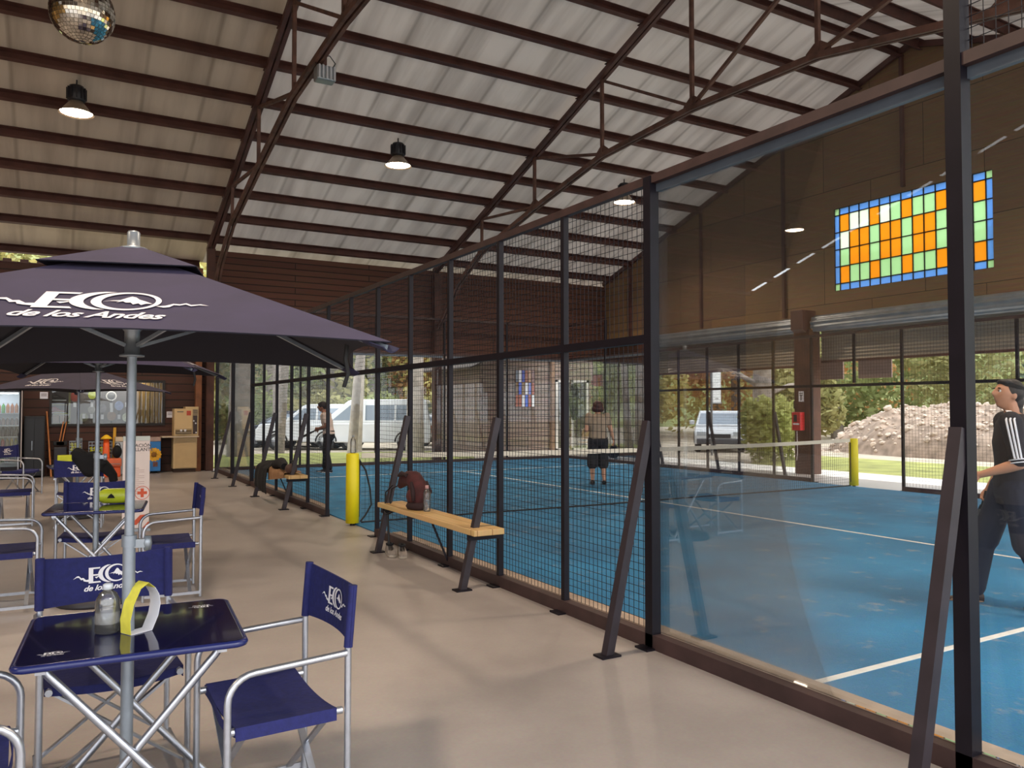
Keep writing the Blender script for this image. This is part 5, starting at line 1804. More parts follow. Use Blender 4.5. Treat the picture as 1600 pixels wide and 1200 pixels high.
g_ = wpt(man, Vector(Jm['wrR']) + Vector((.012, -.032, -.075)))
paddle(g_, -138, R(-14), 'dark racket held low by the walking man at the right')

# woman seen from behind
Jw = dict(pelvis=(0, 0, .92), chest=(0, 0, 1.19), neck=(0, -.01, 1.39), head=(0, -.03, 1.515),
          shL=(.175, 0, 1.335), elL=(.235, .03, 1.06), wrL=(.17, -.17, 1.10), pnL=(-1, 0, .1),
          shR=(-.175, 0, 1.335), elR=(-.25, -.01, 1.08), wrR=(-.31, -.11, .88), pnR=(1, 0, 0),
          hipL=(.09, 0, .86), knL=(.11, -.02, .47), anL=(.115, .03, .10), toeL=(.12, -.16, .002),
          hipR=(-.09, 0, .86), knR=(-.10, -.02, .47), anR=(-.115, .05, .10), toeR=(-.13, -.14, .002))
lookw = dict(skin='#b88a70', shirt=mat('taupe shirt', '#94826f', .85, 0, .12, 12), shirt_low=-.13, sleeve=.55, trousers=black_cl, trouser=.60, loose=.03, leg_name='shorts',
             shoes=mat('black shoe', '#19181b', .6, 0, .1), sole=mat('dark sole', '#2a282b', .7, 0, .1), hair=hair_red,
             hair_blobs=[((0, .018, .03), .105, (1.0, 1.0, .95)), ((.05, .03, -.03), .075, (1.0, 1.0, .95)), ((-.05, .03, -.03), .075, (1.0, 1.0, .95)), ((0, .05, -.03), .08, (1.1, .8, .95))])
woman, Bw = person('woman in a taupe shirt and black shorts on the court, seen from behind', (5.93, 12.72, .016), 150, Jw, lookw, .010)
g_ = wpt(woman, Vector(Jw['wrR']) + Vector((-.03, -.05, -.06)))
paddle(g_, 150, R(-30), 'dark racket held low by the woman seen from behind')

# player far off at the left
Ja = dict(pelvis=(0, .05, .92), chest=(0, .0, 1.20), neck=(0, -.05, 1.39), head=(0, -.11, 1.525),
          shL=(.175, -.01, 1.335), elL=(.22, .05, 1.07), wrL=(.13, -.16, 1.03), pnL=(-1, 0, 0),
          shR=(-.175, -.01, 1.335), elR=(-.21, .02, 1.06), wrR=(-.09, -.20, 1.0), pnR=(1, 0, 0),
          hipL=(.09, .05, .87), knL=(.11, .02, .48), anL=(.12, .10, .10), toeL=(.12, -.1, .002),
          hipR=(-.09, .05, .87), knR=(-.11, -.04, .48), anR=(-.12, -.06, .10), toeR=(-.13, -.27, .002))
looka = dict(skin='#8d5f4a', shirt=mat('pinkish white shirt', '#cdb9ae', .85, 0, .10, 10), shirt_low=-.13, sleeve=.6, trousers=black_cl, trouser=.97, loose=.02, leg_name='trousers',
             shoes=mat('dark trainer', '#23242c', .6, 0, .1), sole=M['white'], hair=mat('dark beanie', '#201a1d', .85, 0, .15, 30), curl=.8,
             hair_blobs=[((0, .012, .034), .1, (.88, 1.04, .95)), ((0, -.06, .075), .05, (1.1, 1.0, .4)), ((0, .06, -.01), .06, (1.0, .7, .9))])
player, Ba = person('player in a dark cap, pale shirt and black trousers at the court far end', (2.14, 18.2, .016), -119.9, Ja, looka, .010)
g_ = wpt(player, Vector(Ja['wrR']) + Vector((.02, -.06, -.01)))
paddle(g_, -119.9, R(-62), 'dark racket held out by the player in the pale shirt')

# ------------------------------------------------------------------ outdoors: vehicles
glass_sky = mat('sky reflection car glass', '#7f8d9c', .05, 0, .05, 3, 0, 1.0)  # reflected sky put into the window colour
tyre = mat('tyre', '#19191b', .8, 0, .1)
rimm = mat('alloy rim', '#9a9ca2', .35, .6, .05)
def car(name, label, loc, rz, L, W, side, roof, wheels, paint, cat, glass):
    """side: lower body outline (x, z); roof: greenhouse outline (x, z); x along the car, nose at +x"""
    t = thing(name, label, cat, loc, R(rz), None)
    Y = Matrix(((1, 0, 0, 0), (0, 0, 1, 0), (0, 1, 0, 0), (0, 0, 0, 1)))
    m = MB()
    m.prism(side, W / 2, Y, b=-W / 2)
    n = len(roof)
    zb = min(p[1] for p in roof); zt = max(p[1] for p in roof)
    def yw(z): return W / 2 * (.985 - .16 * (z - zb) / (zt - zb))
    vs = [(x, -yw(z), z) for x, z in roof] + [(x, yw(z), z) for x, z in roof]
    m.add(vs, [tuple(range(n)), tuple(reversed(range(n, 2 * n)))] + [(i, i + n, (i + 1) % n + n, (i + 1) % n) for i in range(n)])
    m.build('body', paint, t, bevel=.05, seg=3)
    for (x0a, x0b, x1a, x1b, z0, z1) in glass:
        for s in (-1, 1):
            y0, y1 = s * (yw(z0) + .006), s * (yw(z1) + .006)
            q = MB().add([(x0a, y0, z0), (x1a, y0, z0), (x1b, y1, z1), (x0b, y1, z1), (x0a, y0 - s * .02, z0), (x1a, y0 - s * .02, z0), (x1b, y1 - s * .02, z1), (x0b, y1 - s * .02, z1)],
                         [(0, 1, 2, 3), (7, 6, 5, 4), (0, 4, 5, 1), (1, 5, 6, 2), (2, 6, 7, 3), (3, 7, 4, 0)])
            q.build('side_window', glass_sky, t)
    # windscreen and rear glass on the sloping ends of the greenhouse
    top = [p for p in roof if p[1] > zt - .08]
    fx = max(top); rx = min(top)
    fb = max(roof); rb = min(roof)
    for nm, a, b, sg in (('windscreen', fb, fx, 1), ('rear_glass', rb, rx, -1)):
        d = Vector((b[0] - a[0], 0, b[1] - a[1]))
        nrm = Vector((d.z, 0, -d.x)).normalized() * sg
        if nrm.x * sg < 0: nrm = -nrm
        A, Bq = Vector((a[0], 0, a[1])) + d * .12 + nrm * .012, Vector((a[0], 0, a[1])) + d * .9 + nrm * .012
        wa, wb = yw(A.z) * .9, yw(Bq.z) * .9
        q = MB()
        f4 = [(A.x, -wa, A.z), (A.x, wa, A.z), (Bq.x, wb, Bq.z), (Bq.x, -wb, Bq.z)]
        bk = [tuple(Vector(p) - nrm * .03) for p in f4]
        q.add(f4 + bk, [(0, 1, 2, 3), (7, 6, 5, 4), (0, 4, 5, 1), (1, 5, 6, 2), (2, 6, 7, 3), (3, 7, 4, 0)])
        q.build(nm, glass_sky, t)
    for x in wheels:
        for s in (-1, 1):
            r = .33
            B = Matrix.Translation((x, s * (W / 2 - .1), r)) @ Matrix.Rotation(-s * PI / 2, 4, 'X')
            w = MB().lathe([(.2, -.1), (r - .02, -.1), (r, -.07), (r, .07), (r - .02, .1), (.2, .1)], 24, B).build('wheel', tyre, t)
            q = MB().lathe([(0, .07), (.06, .09), (.07, .075), (.2, .09), (.205, .06)], 20, B)
            for k in range(6):
                a = 2 * PI * k / 6
                q.bar(B @ Vector((.05 * math.cos(a), .05 * math.sin(a), .085)), B @ Vector((.19 * math.cos(a), .19 * math.sin(a), .085)), .04, .02)
            q.build('rim', rimm, w)
            MB().tube([(x + (r + .05) * math.cos(a), s * (W / 2 + .002), r + (r + .05) * math.sin(a)) for a in [PI * k / 12 for k in range(13)]], .03, 8).build('wheel_arch', tyre, t)
    xm = max(p[0] for p in side); xn = min(p[0] for p in side)
    zs = [p[1] for p in side]
    for s in (-1, 1):
        MB().box(xm - .08, xm + .012, s * W * .36 - .16, s * W * .36 + .16, max(zs) * .62, max(zs) * .62 + .16).build('headlight', mat('headlamp', '#c9d0d8', .1, .2, 0), t, bevel=.02)
        MB().box(xn - .012, xn + .06, s * W * .43 - .08, s * W * .43 + .08, max(zs) * .62, max(zs) * .62 + .3).build('tail_light', mat('tail lamp', '#8b1d1a', .2, 0, 0), t, bevel=.02)
        q = MB().box(fb[0] - .38, fb[0] - .22, s * (W / 2 + .02), s * (W / 2 + .2), zb + .04, zb + .2)
        q.build('mirror', paint, t, bevel=.03)
    MB().box(xm - .1, xm + .05, -W * .46, W * .46, .3, .5).build('front_bumper', mat('bumper', '#4a4c52', .5, 0, .05), t, bevel=.04)
    MB().box(xn - .05, xn + .1, -W * .46, W * .46, .3, .5).build('rear_bumper', MATS['bumper'], t, bevel=.04)
    MB().box(xm + .008, xm + .016, -W * .22, W * .22, max(zs) * .55, max(zs) * .7).build('grille', mat('grille', '#2a2c31', .5, 0, 0), t)
    return t
white_p = mat('white car paint', '#dfe2e6', .2, 0, .02, 2, 0, .5, .4)
dark_p = mat('dark car paint', '#2f3540', .2, 0, .02, 2, 0, .5, .4)
van_side = [(-2.35, .28), (-2.4, .6), (-2.38, 1.02), (1.25, 1.02), (2.2, .95), (2.42, .72), (2.42, .3)]
van_roof = [(-2.36, 1.0), (-2.22, 1.82), (-2.1, 1.9), (.55, 1.9), (.72, 1.84), (1.72, 1.0)]
van_glass = [(-2.15, -2.08, -1.1, -1.1, 1.12, 1.68), (-1.02, -1.02, .05, .05, 1.12, 1.68), (.15, .15, 1.28, .62, 1.12, 1.68)]
car('van', 'white van with long side windows parked beyond the far fence', (7.05, 28.9, -.06), 150, 4.8, 1.8, van_side, van_roof, (-1.45, 1.5), white_p, 'van', van_glass)
suv_side = [(-2.1, .35), (-2.15, .7), (-2.1, 1.05), (.85, 1.05), (2.0, .98), (2.15, .75), (2.15, .36)]
suv_roof = [(-2.08, 1.03), (-1.9, 1.62), (-1.75, 1.72), (.25, 1.72), (.42, 1.66), (1.15, 1.03)]
suv_glass = [(-1.9, -1.8, -1.15, -1.15, 1.13, 1.56), (-1.07, -1.07, -.15, -.15, 1.13, 1.56), (-.07, -.07, .85, .38, 1.13, 1.56)]
car('suv', 'white off road car parked left of the white van', (5.35, 30.0, -.06), 152, 4.3, 1.8, suv_side, suv_roof, (-1.3, 1.35), white_p, 'car', suv_glass)
hat_side = [(-1.9, .3), (-1.95, .6), (-1.9, .95), (.8, .95), (1.8, .85), (1.98, .62), (1.98, .3)]
hat_roof = [(-1.88, .93), (-1.55, 1.4), (-1.35, 1.47), (.1, 1.47), (.25, 1.42), (1.15, .93)]
hat_glass = [(-1.5, -1.3, -.85, -.85, 1.0, 1.33), (-.78, -.78, .05, .05, 1.0, 1.33), (.12, .12, .85, .25, 1.0, 1.33)]
car('car', 'dark car whose nose shows left of the white off road car', (4.95, 32.6, -.06), 155, 3.9, 1.7, hat_side, hat_roof, (-1.2, 1.25), dark_p, 'car', hat_glass)
car('car', 'white hatchback behind the mesh between the van and the cabin', (11.2, 30.6, -.06), 165, 3.9, 1.7, hat_side, hat_roof, (-1.2, 1.25), white_p, 'car', hat_glass)
car('car', 'white car facing the hall through the open shutter', (18.2, 21.9, -.06), 226, 3.9, 1.72, hat_side, hat_roof, (-1.2, 1.25), white_p, 'car', hat_glass)

# ------------------------------------------------------------------ cabin, awning, sign, small things outside
cab = thing('cabin', 'brown log cabin with a coloured window beyond the court end', 'cabin', (10.6, 24.0, -.06))
cp = planks('weathered cabin boards', '#9a8577', '#8c776a', '#4c3d36', 0, 2, .15, 3.5, .85, .45, .014)
cpy = planks('weathered cabin end boards', '#9a8577', '#8c776a', '#4c3d36', 1, 2, .15, 3.5, .85, .45, .014)
CX0, CX1, CY0, CY1 = 8.75, 11.55, 23.2, 27.0
m = MB()
m.box(CX0, CX1, CY0, CY0 + .12, -.06, 3.0)
m.prism([(CX0, 3.0), (CX1, 3.0), (CX1, 4.35)], .12, Matrix(((1, 0, 0, 0), (0, 0, 1, CY0), (0, 1, 0, 0), (0, 0, 0, 1))))
m.box(CX1 + .0, CX1 + 1.8, CY0, CY0 + .12, 2.5, 4.3)
m.build('front_wall', cp, cab, world=True)
m = MB().box(CX0, CX0 + .12, CY0 + .12, CY1, -.06, 3.0).box(CX1 + 1.7, CX1 + 1.8, CY0 + .12, CY1, -.06, 4.0).box(CX0 + .12, CX1 + 1.7, CY1 - .1, CY1, -.06, 4.0)
m.build('side_wall', cpy, cab, world=True)
m = MB()
sl = (4.35 - 3.0) / (CX1 - CX0)
for k in range(9):
    xa = CX0 - .6 + k * .36
    za = 3.0 + (xa - CX0) * sl + .05
    m.box(0, .44, CY0 - .55, CY1 + .2, 0, .045, M=Matrix.Translation((xa, 0, za + .03)) @ Matrix.Rotation(-math.atan(sl) + R(3), 4, 'Y'))
m.build('shingle_roof', mat('dark shingles', '#4d423b', .9, 0, .3, 5, .3), cab, world=True)
wx, wz = 10.1, 1.55
cols = [['#7a818e', '#e6e4ea', '#4b55a8', '#8c4f33', '#9c6f4c', '#6e3c30'], ['#7a5a30', '#3d55c8', '#84653c', '#e0dfe8', '#4452b0', '#a14f35'], ['#a5502c', '#a5502c', '#e8eaf0', '#3b62d6', '#a34434', '#e8eaf0']]
f = MB()
for j in range(3):
    for i in range(6):
        MB().box(wx + i * .13 + .008, wx + i * .13 + .122, CY0 - .03, CY0 - .018, wz + (2 - j) * .42 + .01, wz + (2 - j) * .42 + .41).build('pane', mat('pane ' + cols[j][i], cols[j][i], .15, 0, .1, 8, 0, .6), cab, world=True)
for i in range(7):
    f.box(wx + i * .13 - .01, wx + i * .13 + .01, CY0 - .035, CY0 - .01, wz, wz + 1.26)
for j in range(4):
    f.box(wx, wx + .78, CY0 - .036, CY0 - .009, wz + j * .42 - .012, wz + j * .42 + .012)
f.build('window_frame', M['timber'], cab, world=True)
MB().box(CX1 - .05, CX1 + .12, CY0 - .08, CY0 + .16, -.06, 4.3).build('corner_post', mat('pale corner post', '#7c5f48', .8, 0, .3), cab, world=True)
m = MB()
for x in (CX1 + .2, CX1 + .85, CX1 + 1.5):
    m.box(x, x + .09, CY0 - .02, CY0 + .1, -.06, 2.5)
m.box(CX1 + .2, CX1 + 1.59, CY0 - .02, CY0 + .1, 2.42, 2.5).box(CX1 + .2, CX1 + 1.59, CY0 - .02, CY0 + .1, -.02, .1)
m.build('door_frame', mat('white door frame', '#d5d0c8', .6, 0, .05), cab, world=True)
MB().box(CX1 + .29, CX1 + 1.5, CY0 + .03, CY0 + .042, .1, 2.42).build('door_glass', M['shop_glass'], cab, world=True)
t = thing('hanging_garment', 'dark garment hung in front of the white framed cabin door', 'garment', (12.1, 22.6, 1.0), 0)
def gm(u, v):
    a = 2 * PI * u
    w = .05 + .16 * math.sin(PI * min(1, v * .9 + .08)) ** .8
    return (w * math.cos(a) + .03 * math.sin(v * 9), .07 * math.sin(a), 1.35 - 1.25 * v)
MB().sheet(gm, 16, 16).build('garment_body', M['dark_cloth'], t)
MB().tube([(0, 0, 1.33), (0, .1, 1.46), (0, .2, 1.46)], .012, 6).build('hanger', M['grey_metal'], t)
MB().bar((.0, .2, -1.06), (.0, .2, 1.5), .05, .05).build('hanging_post', M['timber'], t)
def plychair(x, y, rz, label):
    t = thing('plywood_chair', label, 'chair', (x, y, -.06), R(rz))
    MB().box(-.2, .2, -.2, .2, .43, .45).build('seat', mat('plywood', '#b58f66', .5, 0, .1, 6), t, bevel=.008)
    MB().sheet(lambda u, v: (-.2 + .4 * u, .2 + .06 * v, .55 + .33 * v), 6, 4, .012).build('backrest', MATS['plywood'], t)
    for sx in (-1, 1):
        for sy in (-1, 1):
            MB().tube([(sx * .17, sy * .17, .43), (sx * .2, sy * .21, 0)], .011, 8).build('leg', M['alu'], t)
        MB().tube([(sx * .17, .18, .43), (sx * .15, .24, .85)], .01, 8).build('back_rail', M['alu'], t)
plychair(11.9, 21.6, 160, 'plywood chair with metal legs in front of the cabin door')
aw = thing('awning', 'dark red awning on pale posts beyond the far corner', 'awning', (13.6, 23.4, -.06))
rd = mat('dark red canvas', '#8a2330', .8, 0, .1, 6)
m = MB()
m.add([(13.95, 23.0, 2.75), (13.95, 25.4, 2.75), (15.05, 25.4, 2.4), (15.05, 23.0, 2.4), (13.95, 23.0, 2.72), (13.95, 25.4, 2.72), (15.05, 25.4, 2.37), (15.05, 23.0, 2.37)], [(0, 1, 2, 3), (7, 6, 5, 4), (0, 3, 7, 4), (1, 5, 6, 2), (2, 6, 7, 3), (0, 4, 5, 1)])
m.add([(13.95, 22.99, 2.75), (15.05, 22.99, 2.4), (15.05, 22.99, 1.9), (13.95, 22.99, 1.55), (13.95, 22.97, 2.75), (15.05, 22.97, 2.4), (15.05, 22.97, 1.9), (13.95, 22.97, 1.55)], [(0, 1, 2, 3), (7, 6, 5, 4), (0, 4, 5, 1), (1, 5, 6, 2), (2, 6, 7, 3), (3, 7, 4, 0)])
m.build('canvas', rd, aw, world=True)
m = MB().bar((13.95, 22.95, 1.6), (15.05, 22.95, 2.4), .05, .05).bar((13.95, 22.95, 2.2), (15.05, 22.95, 2.42), .035, .035)
m.build('awning_arm', mat('pale pink bar', '#d2bcb4', .5, 0, .05), aw, world=True)
m = MB().bar((13.82, 22.95, -.06), (13.82, 22.95, 2.8), .1, .1).bar((14.05, 22.95, -.06), (14.05, 22.95, 2.8), .1, .1)
m.build('awning_post', MATS['pale pink bar'], aw, world=True)
mc = thing('motorbike', 'grey motorbike parked beyond the far corner of the court', 'motorbike', (12.98, 20.6, -.05), R(-28))
for x, nm in ((-.6, 'wheel'), (.62, 'wheel')):
    B = Matrix.Translation((x, 0, .3)) @ Matrix.Rotation(PI / 2, 4, 'X')
    w = MB().tube([(x + .27 * math.cos(a), 0, .3 + .27 * math.sin(a)) for a in [2 * PI * k / 28 for k in range(28)]], .045, 10, closed=True).build('wheel', tyre, mc)
    q = MB()
    for k in range(9):
        a = 2 * PI * k / 9
        q.tube([(x, 0, .3), (x + .25 * math.cos(a), 0, .3 + .25 * math.sin(a))], .007, 5)
    q.build('spoke', rimm, w)
gp = mat('blue grey fairing', '#79808c', .3, 0, .1, 4)
MB().tube([(-.75, 0, .86), (-.45, 0, .82), (-.1, 0, .74), (.15, 0, .82), (.4, 0, .86), (.52, 0, .78)], [.06, .12, .12, .16, .14, .06], 14, flat=1).build('tank_and_seat', gp, mc)
MB().tube([(-.35, 0, .42), (0, 0, .4), (.25, 0, .5)], [.12, .19, .13], 12).build('engine', mat('engine grey', '#4b4d52', .4, .5, .2), mc)
MB().tube([(.62, .07, .3), (.46, .07, .86), (.42, .05, 1.02)], .022, 8).tube([(.62, -.07, .3), (.46, -.07, .86), (.42, -.05, 1.02)], .022, 8).build('fork', M['alu'], mc)
MB().tube([(.32, -.36, 1.06), (.42, -.1, 1.02), (.42, .1, 1.02), (.32, .36, 1.06)], .014, 8).build('handlebar', M['rubber'], mc)
MB().ball((.56, 0, .86), .1, 12, 8).build('headlight', MATS['headlamp'], mc)
for s in (-1, 1):
    MB().tube([(.38, s * .25, 1.05), (.36, s * .3, 1.2)], .006, 6).ball((.36, s * .3, 1.22), .05, 10, 6, 0, (.4, 1.2, .8)).build('mirror', M['rubber'], mc)
MB().tube([(0, .12, .32), (.1, .3, .0)], .012, 6).build('side_stand', M['rubber'], mc)

sg = thing('banner_sign', 'tall white banner on a grey pole above the white car', 'sign', (15.6, 19.6, -.06))
MB().tube([(0, 0, 0), (0, 0, 3.4)], .04, 10).build('pole', mat('grey pole', '#7f7f82', .5, .3, .05), sg)
MB().box(.06, .42, -.012, .012, 1.75, 3.0).build('banner_sheet', mat('white banner', '#f1f3f6', .6, 0, .02), sg)
MB().box(.0, .44, -.015, .015, 3.0, 3.03).box(.0, .44, -.015, .015, 1.72, 1.75).build('banner_arm', M['grey_metal'], sg)
m = MB()
for k in range(3):
    m.box(.17 + .05 * k, .19 + .05 * k, -.016, -.012, 1.86, 1.9 + .01 * k)
m.build('printed_mark', mat('grey print', '#6d6368', .8, 0, 0), sg)

# signs on the extinguisher column
sx = 11.545
EXT = t = thing('extinguisher_box', 'red fire extinguisher cabinet on the broad brown column', 'cabinet', (sx, 12.5, 1.15))
MB().box(sx - .16, sx - .005, 12.42, 12.66, 1.0, 1.42).build('case', mat('fire red', '#c4272b', .35, 0, .06), t, bevel=.012, world=True)
MB().box(sx - .166, sx - .16, 12.51, 12.6, 1.2, 1.36).build('dark_window', M['dark_plastic'], t, world=True)
MB().box(sx - .166, sx - .16, 12.45, 12.62, 1.13, 1.165).build('white_band', M['white'], t, world=True)
t = thing('fire_notice', 'white fire extinguisher notice above the red cabinet on the column', 'notice', (sx, 12.5, 1.65))
MB().box(sx - .012, sx - .003, 12.44, 12.58, 1.66, 1.9).build('plate', M['white'], t, world=True)
MB().box(sx - .016, sx - .012, 12.495, 12.525, 1.69, 1.80).box(sx - .016, sx - .012, 12.47, 12.55, 1.80, 1.82).box(sx - .016, sx - .012, 12.46, 12.56, 1.84, 1.86).build('pictogram', mat('dark print', '#57504f', .7, 0, 0), t, world=True)
tag(MB().box(11.6, 11.7, 12.725, 12.79, 1.5, 1.68).build('switch_box', M['dark_plastic'], bevel=.008), 'small dark switch box on the side of the extinguisher column', 'switch box')
m = MB().tube([(sx - .02, 12.63, .98), (sx - .02, 12.62, .5), (sx - .03, 12.64, .3)], .008, 6)
m.build('pull_cord', M['white'], EXT, world=True)

# ------------------------------------------------------------------ rubble mound
rng = random.Random(11)
from mathutils import noise
m = MB()
MX, MY = 25.5, 14.3
def mound(u, v):
    x, y = MX + (u - .5) * 10.5, MY + (v - .5) * 13.6
    a, b = (u - .5) * 2, (v - .5) * 2
    e = max(0, 1 - (abs(a) ** 2.6 + abs(b) ** 2.6))
    h = 1.75 * e ** .55 * (1 + .25 * noise.noise((x * .35, y * .35, 0)))
    h += .22 * noise.noise((x * 1.4, y * 1.4, 3)) * min(1, e * 3) + .10 * noise.noise((x * 4, y * 4, 7)) * min(1, e * 3)
    return (x, y, h - .1)
m.sheet(mound, 90, 130)
tag(m.build('rubble_mound', mat('dusty rubble', '#9a8676', .95, 0, .35, 3.0, .6)), 'long heap of pale rubble and earth beyond the side lawn', 'rubble', None, 'stuff')
m = MB()
for k in range(1500):
    u, v = rng.uniform(.02, .75), rng.uniform(.03, .97)
    p = Vector(mound(u, v))
    r = rng.uniform(.03, .13) * (1 if rng.random() < .9 else 1.8)
    q = [Vector((rng.uniform(-1, 1), rng.uniform(-1, 1), rng.uniform(-1, 1))).normalized() for _ in range(1)]
    B = Matrix.Translation(p + Vector((0, 0, r * .3))) @ Matrix.Rotation(rng.uniform(0, 6), 4, 'Z') @ Matrix.Rotation(rng.uniform(0, 3), 4, 'X') @ Matrix.Diagonal((r, r * rng.uniform(.5, .9), r * rng.uniform(.4, .7), 1))
    g = (1 + 5 ** .5) / 2
    iv = [Vector(p_).normalized() for p_ in ((-1, g, 0), (1, g, 0), (-1, -g, 0), (1, -g, 0), (0, -1, g), (0, 1, g), (0, -1, -g), (0, 1, -g), (g, 0, -1), (g, 0, 1), (-g, 0, -1), (-g, 0, 1))]
    m.add([B @ (w * rng.uniform(.8, 1.15)) for w in iv], [(0, 11, 5), (0, 5, 1), (0, 1, 7), (0, 7, 10), (0, 10, 11), (1, 5, 9), (5, 11, 4), (11, 10, 2), (10, 7, 6), (7, 1, 8), (3, 9, 4), (3, 4, 2), (3, 2, 6), (3, 6, 8), (3, 8, 9), (4, 9, 5), (2, 4, 11), (6, 2, 10), (8, 6, 7), (9, 8, 1)])
tag(m.build('rubble_stones', mat('pale broken stone', '#c4b2a2', .9, 0, .3, 1.5)), 'pale broken stones scattered over the rubble heap', 'stones', None, 'stuff')

# ------------------------------------------------------------------ trees and shrubs
def leaf_mat(name, col, col2):
    m = bpy.data.materials.new(name)
    m.use_nodes = True
    N, L = nodes_of(m)
    N.remove(N['Principled BSDF'])
    tc = N.new('ShaderNodeTexCoord')
    nz = N.new('ShaderNodeTexNoise'); nz.inputs['Scale'].default_value = 1.1; nz.inputs['Detail'].default_value = 6
    L.new(tc.outputs['Object'], nz.inputs['Vector'])
    rp = N.new('ShaderNodeValToRGB')
    rp.color_ramp.elements[0].position = .35; rp.color_ramp.elements[1].position = .65
    rp.color_ramp.elements[0].color = lin(col); rp.color_ramp.elements[1].color = lin(col2)
    L.new(nz.outputs['Fac'], rp.inputs[0])
    d = N.new('ShaderNodeBsdfDiffuse'); tl = N.new('ShaderNodeBsdfTranslucent')
    L.new(rp.outputs[0], d.inputs[0]); L.new(rp.outputs[0], tl.inputs[0])
    mx = N.new('ShaderNodeMixShader'); mx.inputs[0].default_value = .38
    L.new(d.outputs[0], mx.inputs[1]); L.new(tl.outputs[0], mx.inputs[2])
    L.new(mx.outputs[0], N['Material Output'].inputs[0])
    return m
LEAF = {'green': leaf_mat('mid green leaves', '#74834f', '#a5ac74'), 'olive': leaf_mat('olive leaves', '#8a8a58', '#b6b07c'), 'yellow': leaf_mat('yellowing leaves', '#ab9f5c', '#d0c484'),
        'orange': leaf_mat('orange leaves', '#b58550', '#d3ac78'), 'dark': leaf_mat('grey green needles', '#56665a', '#84937e'), 'lime': leaf_mat('lime shrub leaves', '#9aa05c', '#c8c78a')}
bark = mat('grey bark', '#8c8178', .9, 0, .3, 5, .6)
pale_bark = mat('pale bark', '#b3a79c', .9, 0, .25, 5, .5)
CROWNS = {}
def crown_mesh(key, blobs, nleaf, size, seed):
    rg = random.Random(seed)
    m = MB()
    vol = [b[1] * b[2] * b[3] for b in blobs]
    for (c, rx, ry, rz), vv in zip(blobs, vol):
        n = int(nleaf * vv ** .67 / sum(q ** .67 for q in vol))
        for _ in range(n):
            d = Vector((rg.gauss(0, 1), rg.gauss(0, 1), rg.gauss(0, 1))).normalized() * (rg.random() ** .25)
            p = Vector((c[0] + d.x * rx, c[1] + d.y * ry, c[2] + d.z * rz))
            a = Vector((rg.gauss(0, 1), rg.gauss(0, 1), rg.gauss(0, .7))).normalized()
            b = a.cross(Vector((rg.gauss(0, 1), rg.gauss(0, 1), rg.gauss(0, 1)))).normalized()
            s = size * rg.uniform(.6, 1.3)
            m.add([p - a * s, p + b * s * .55 - a * .1 * s, p + a * s, p - b * s * .55 + a * .1 * s], [(0, 1, 2, 3)])
    return m
def tree(name, label, cat, loc, blobs, nleaf, size, leaf, trunk=None, tm=None, seed=1, group=None):
    t = thing(name, label, cat, loc, 0, group)
    if trunk:
        m = MB()
        for pts, rs in trunk:
            m.tube(pts, rs, 12)
        m.build('trunk', tm or bark, t)
    if blobs:
        crown_mesh(name, blobs, nleaf, size, seed).build('foliage', LEAF[leaf], t)
    return t
def T(h, r, lean=0.0, fork=True):
    o = [([(0, 0, -.1), (lean * .3, 0, h * .33), (lean * .7, 0, h * .66), (lean, 0, h)], [r * 1.25, r, r * .85, r * .7])]
    if fork:
        o.append(([(lean * .6, 0, h * .6), (lean * .6 + .7, .2, h * .85), (lean * .6 + 1.3, .3, h * 1.1)], [r * .5, r * .35, r * .2]))
        o.append(([(lean * .5, 0, h * .5), (lean * .5 - .6, -.2, h * .75), (lean * .5 - 1.2, -.3, h * 1.0)], [r * .45, r * .3, r * .18]))
    return o
def hill(name, pts, h, m_):
    m = MB()
    (xa, ya), (xb, yb), (nx, ny) = pts
    def fn(u, v):
        x, y = xa + (xb - xa) * u + nx * v * 16, ya + (yb - ya) * u + ny * v * 16
        return (x, y, -.2 + h * math.sin(PI * .5 * v) + 1.2 * noise.noise((x * .12, y * .12, 0)) * v)
    m.sheet(fn, 60, 14)
    return struct(m.build(name, m_))
hm = mat('wooded slope', '#7f8455', .95, 0, .4, .7, .5)
hill('hill_1', ((-40, 51), (62, 51), (0, 1)), 17, hm)
hill('hill_2', ((50, 60), (50, -30), (1, 0)), 17, hm)
# trees with bare trunks beyond the end wall
trunks = [(1.75, 26.4, 9, .33, .1, bark, 'thick grey trunk just right of the plank wall corner'),
          (3.3, 27.6, 8, .14, .5, bark, 'thin grey trunk left of the player with the cap'),
          (4.6, 23.8, 7, .13, .55, pale_bark, 'slender pale trunk leaning above the yellow net post'),
          (5.0, 34.5, 9, .28, -.2, bark, 'grey trunk behind the white off road car'),
          (7.3, 25.2, 9, .26, .1, pale_bark, 'pale broad trunk left of the brown column behind the net'),
          (5.9, 27.0, 7, .11, .3, pale_bark, 'slim pale trunk in front of the white van')]
for i, (x, y, h, r, ln, bm_, l) in enumerate(trunks):
    tree('bare_tree', l, 'tree', (x, y, -.06), [((ln, 0, h + .5), 2.2, 2.2, 1.8)], 900, .13, ('olive', 'yellow')[i % 2], T(h, r, ln), bm_, 20 + i, 'trees with bare trunks beyond the end wall')
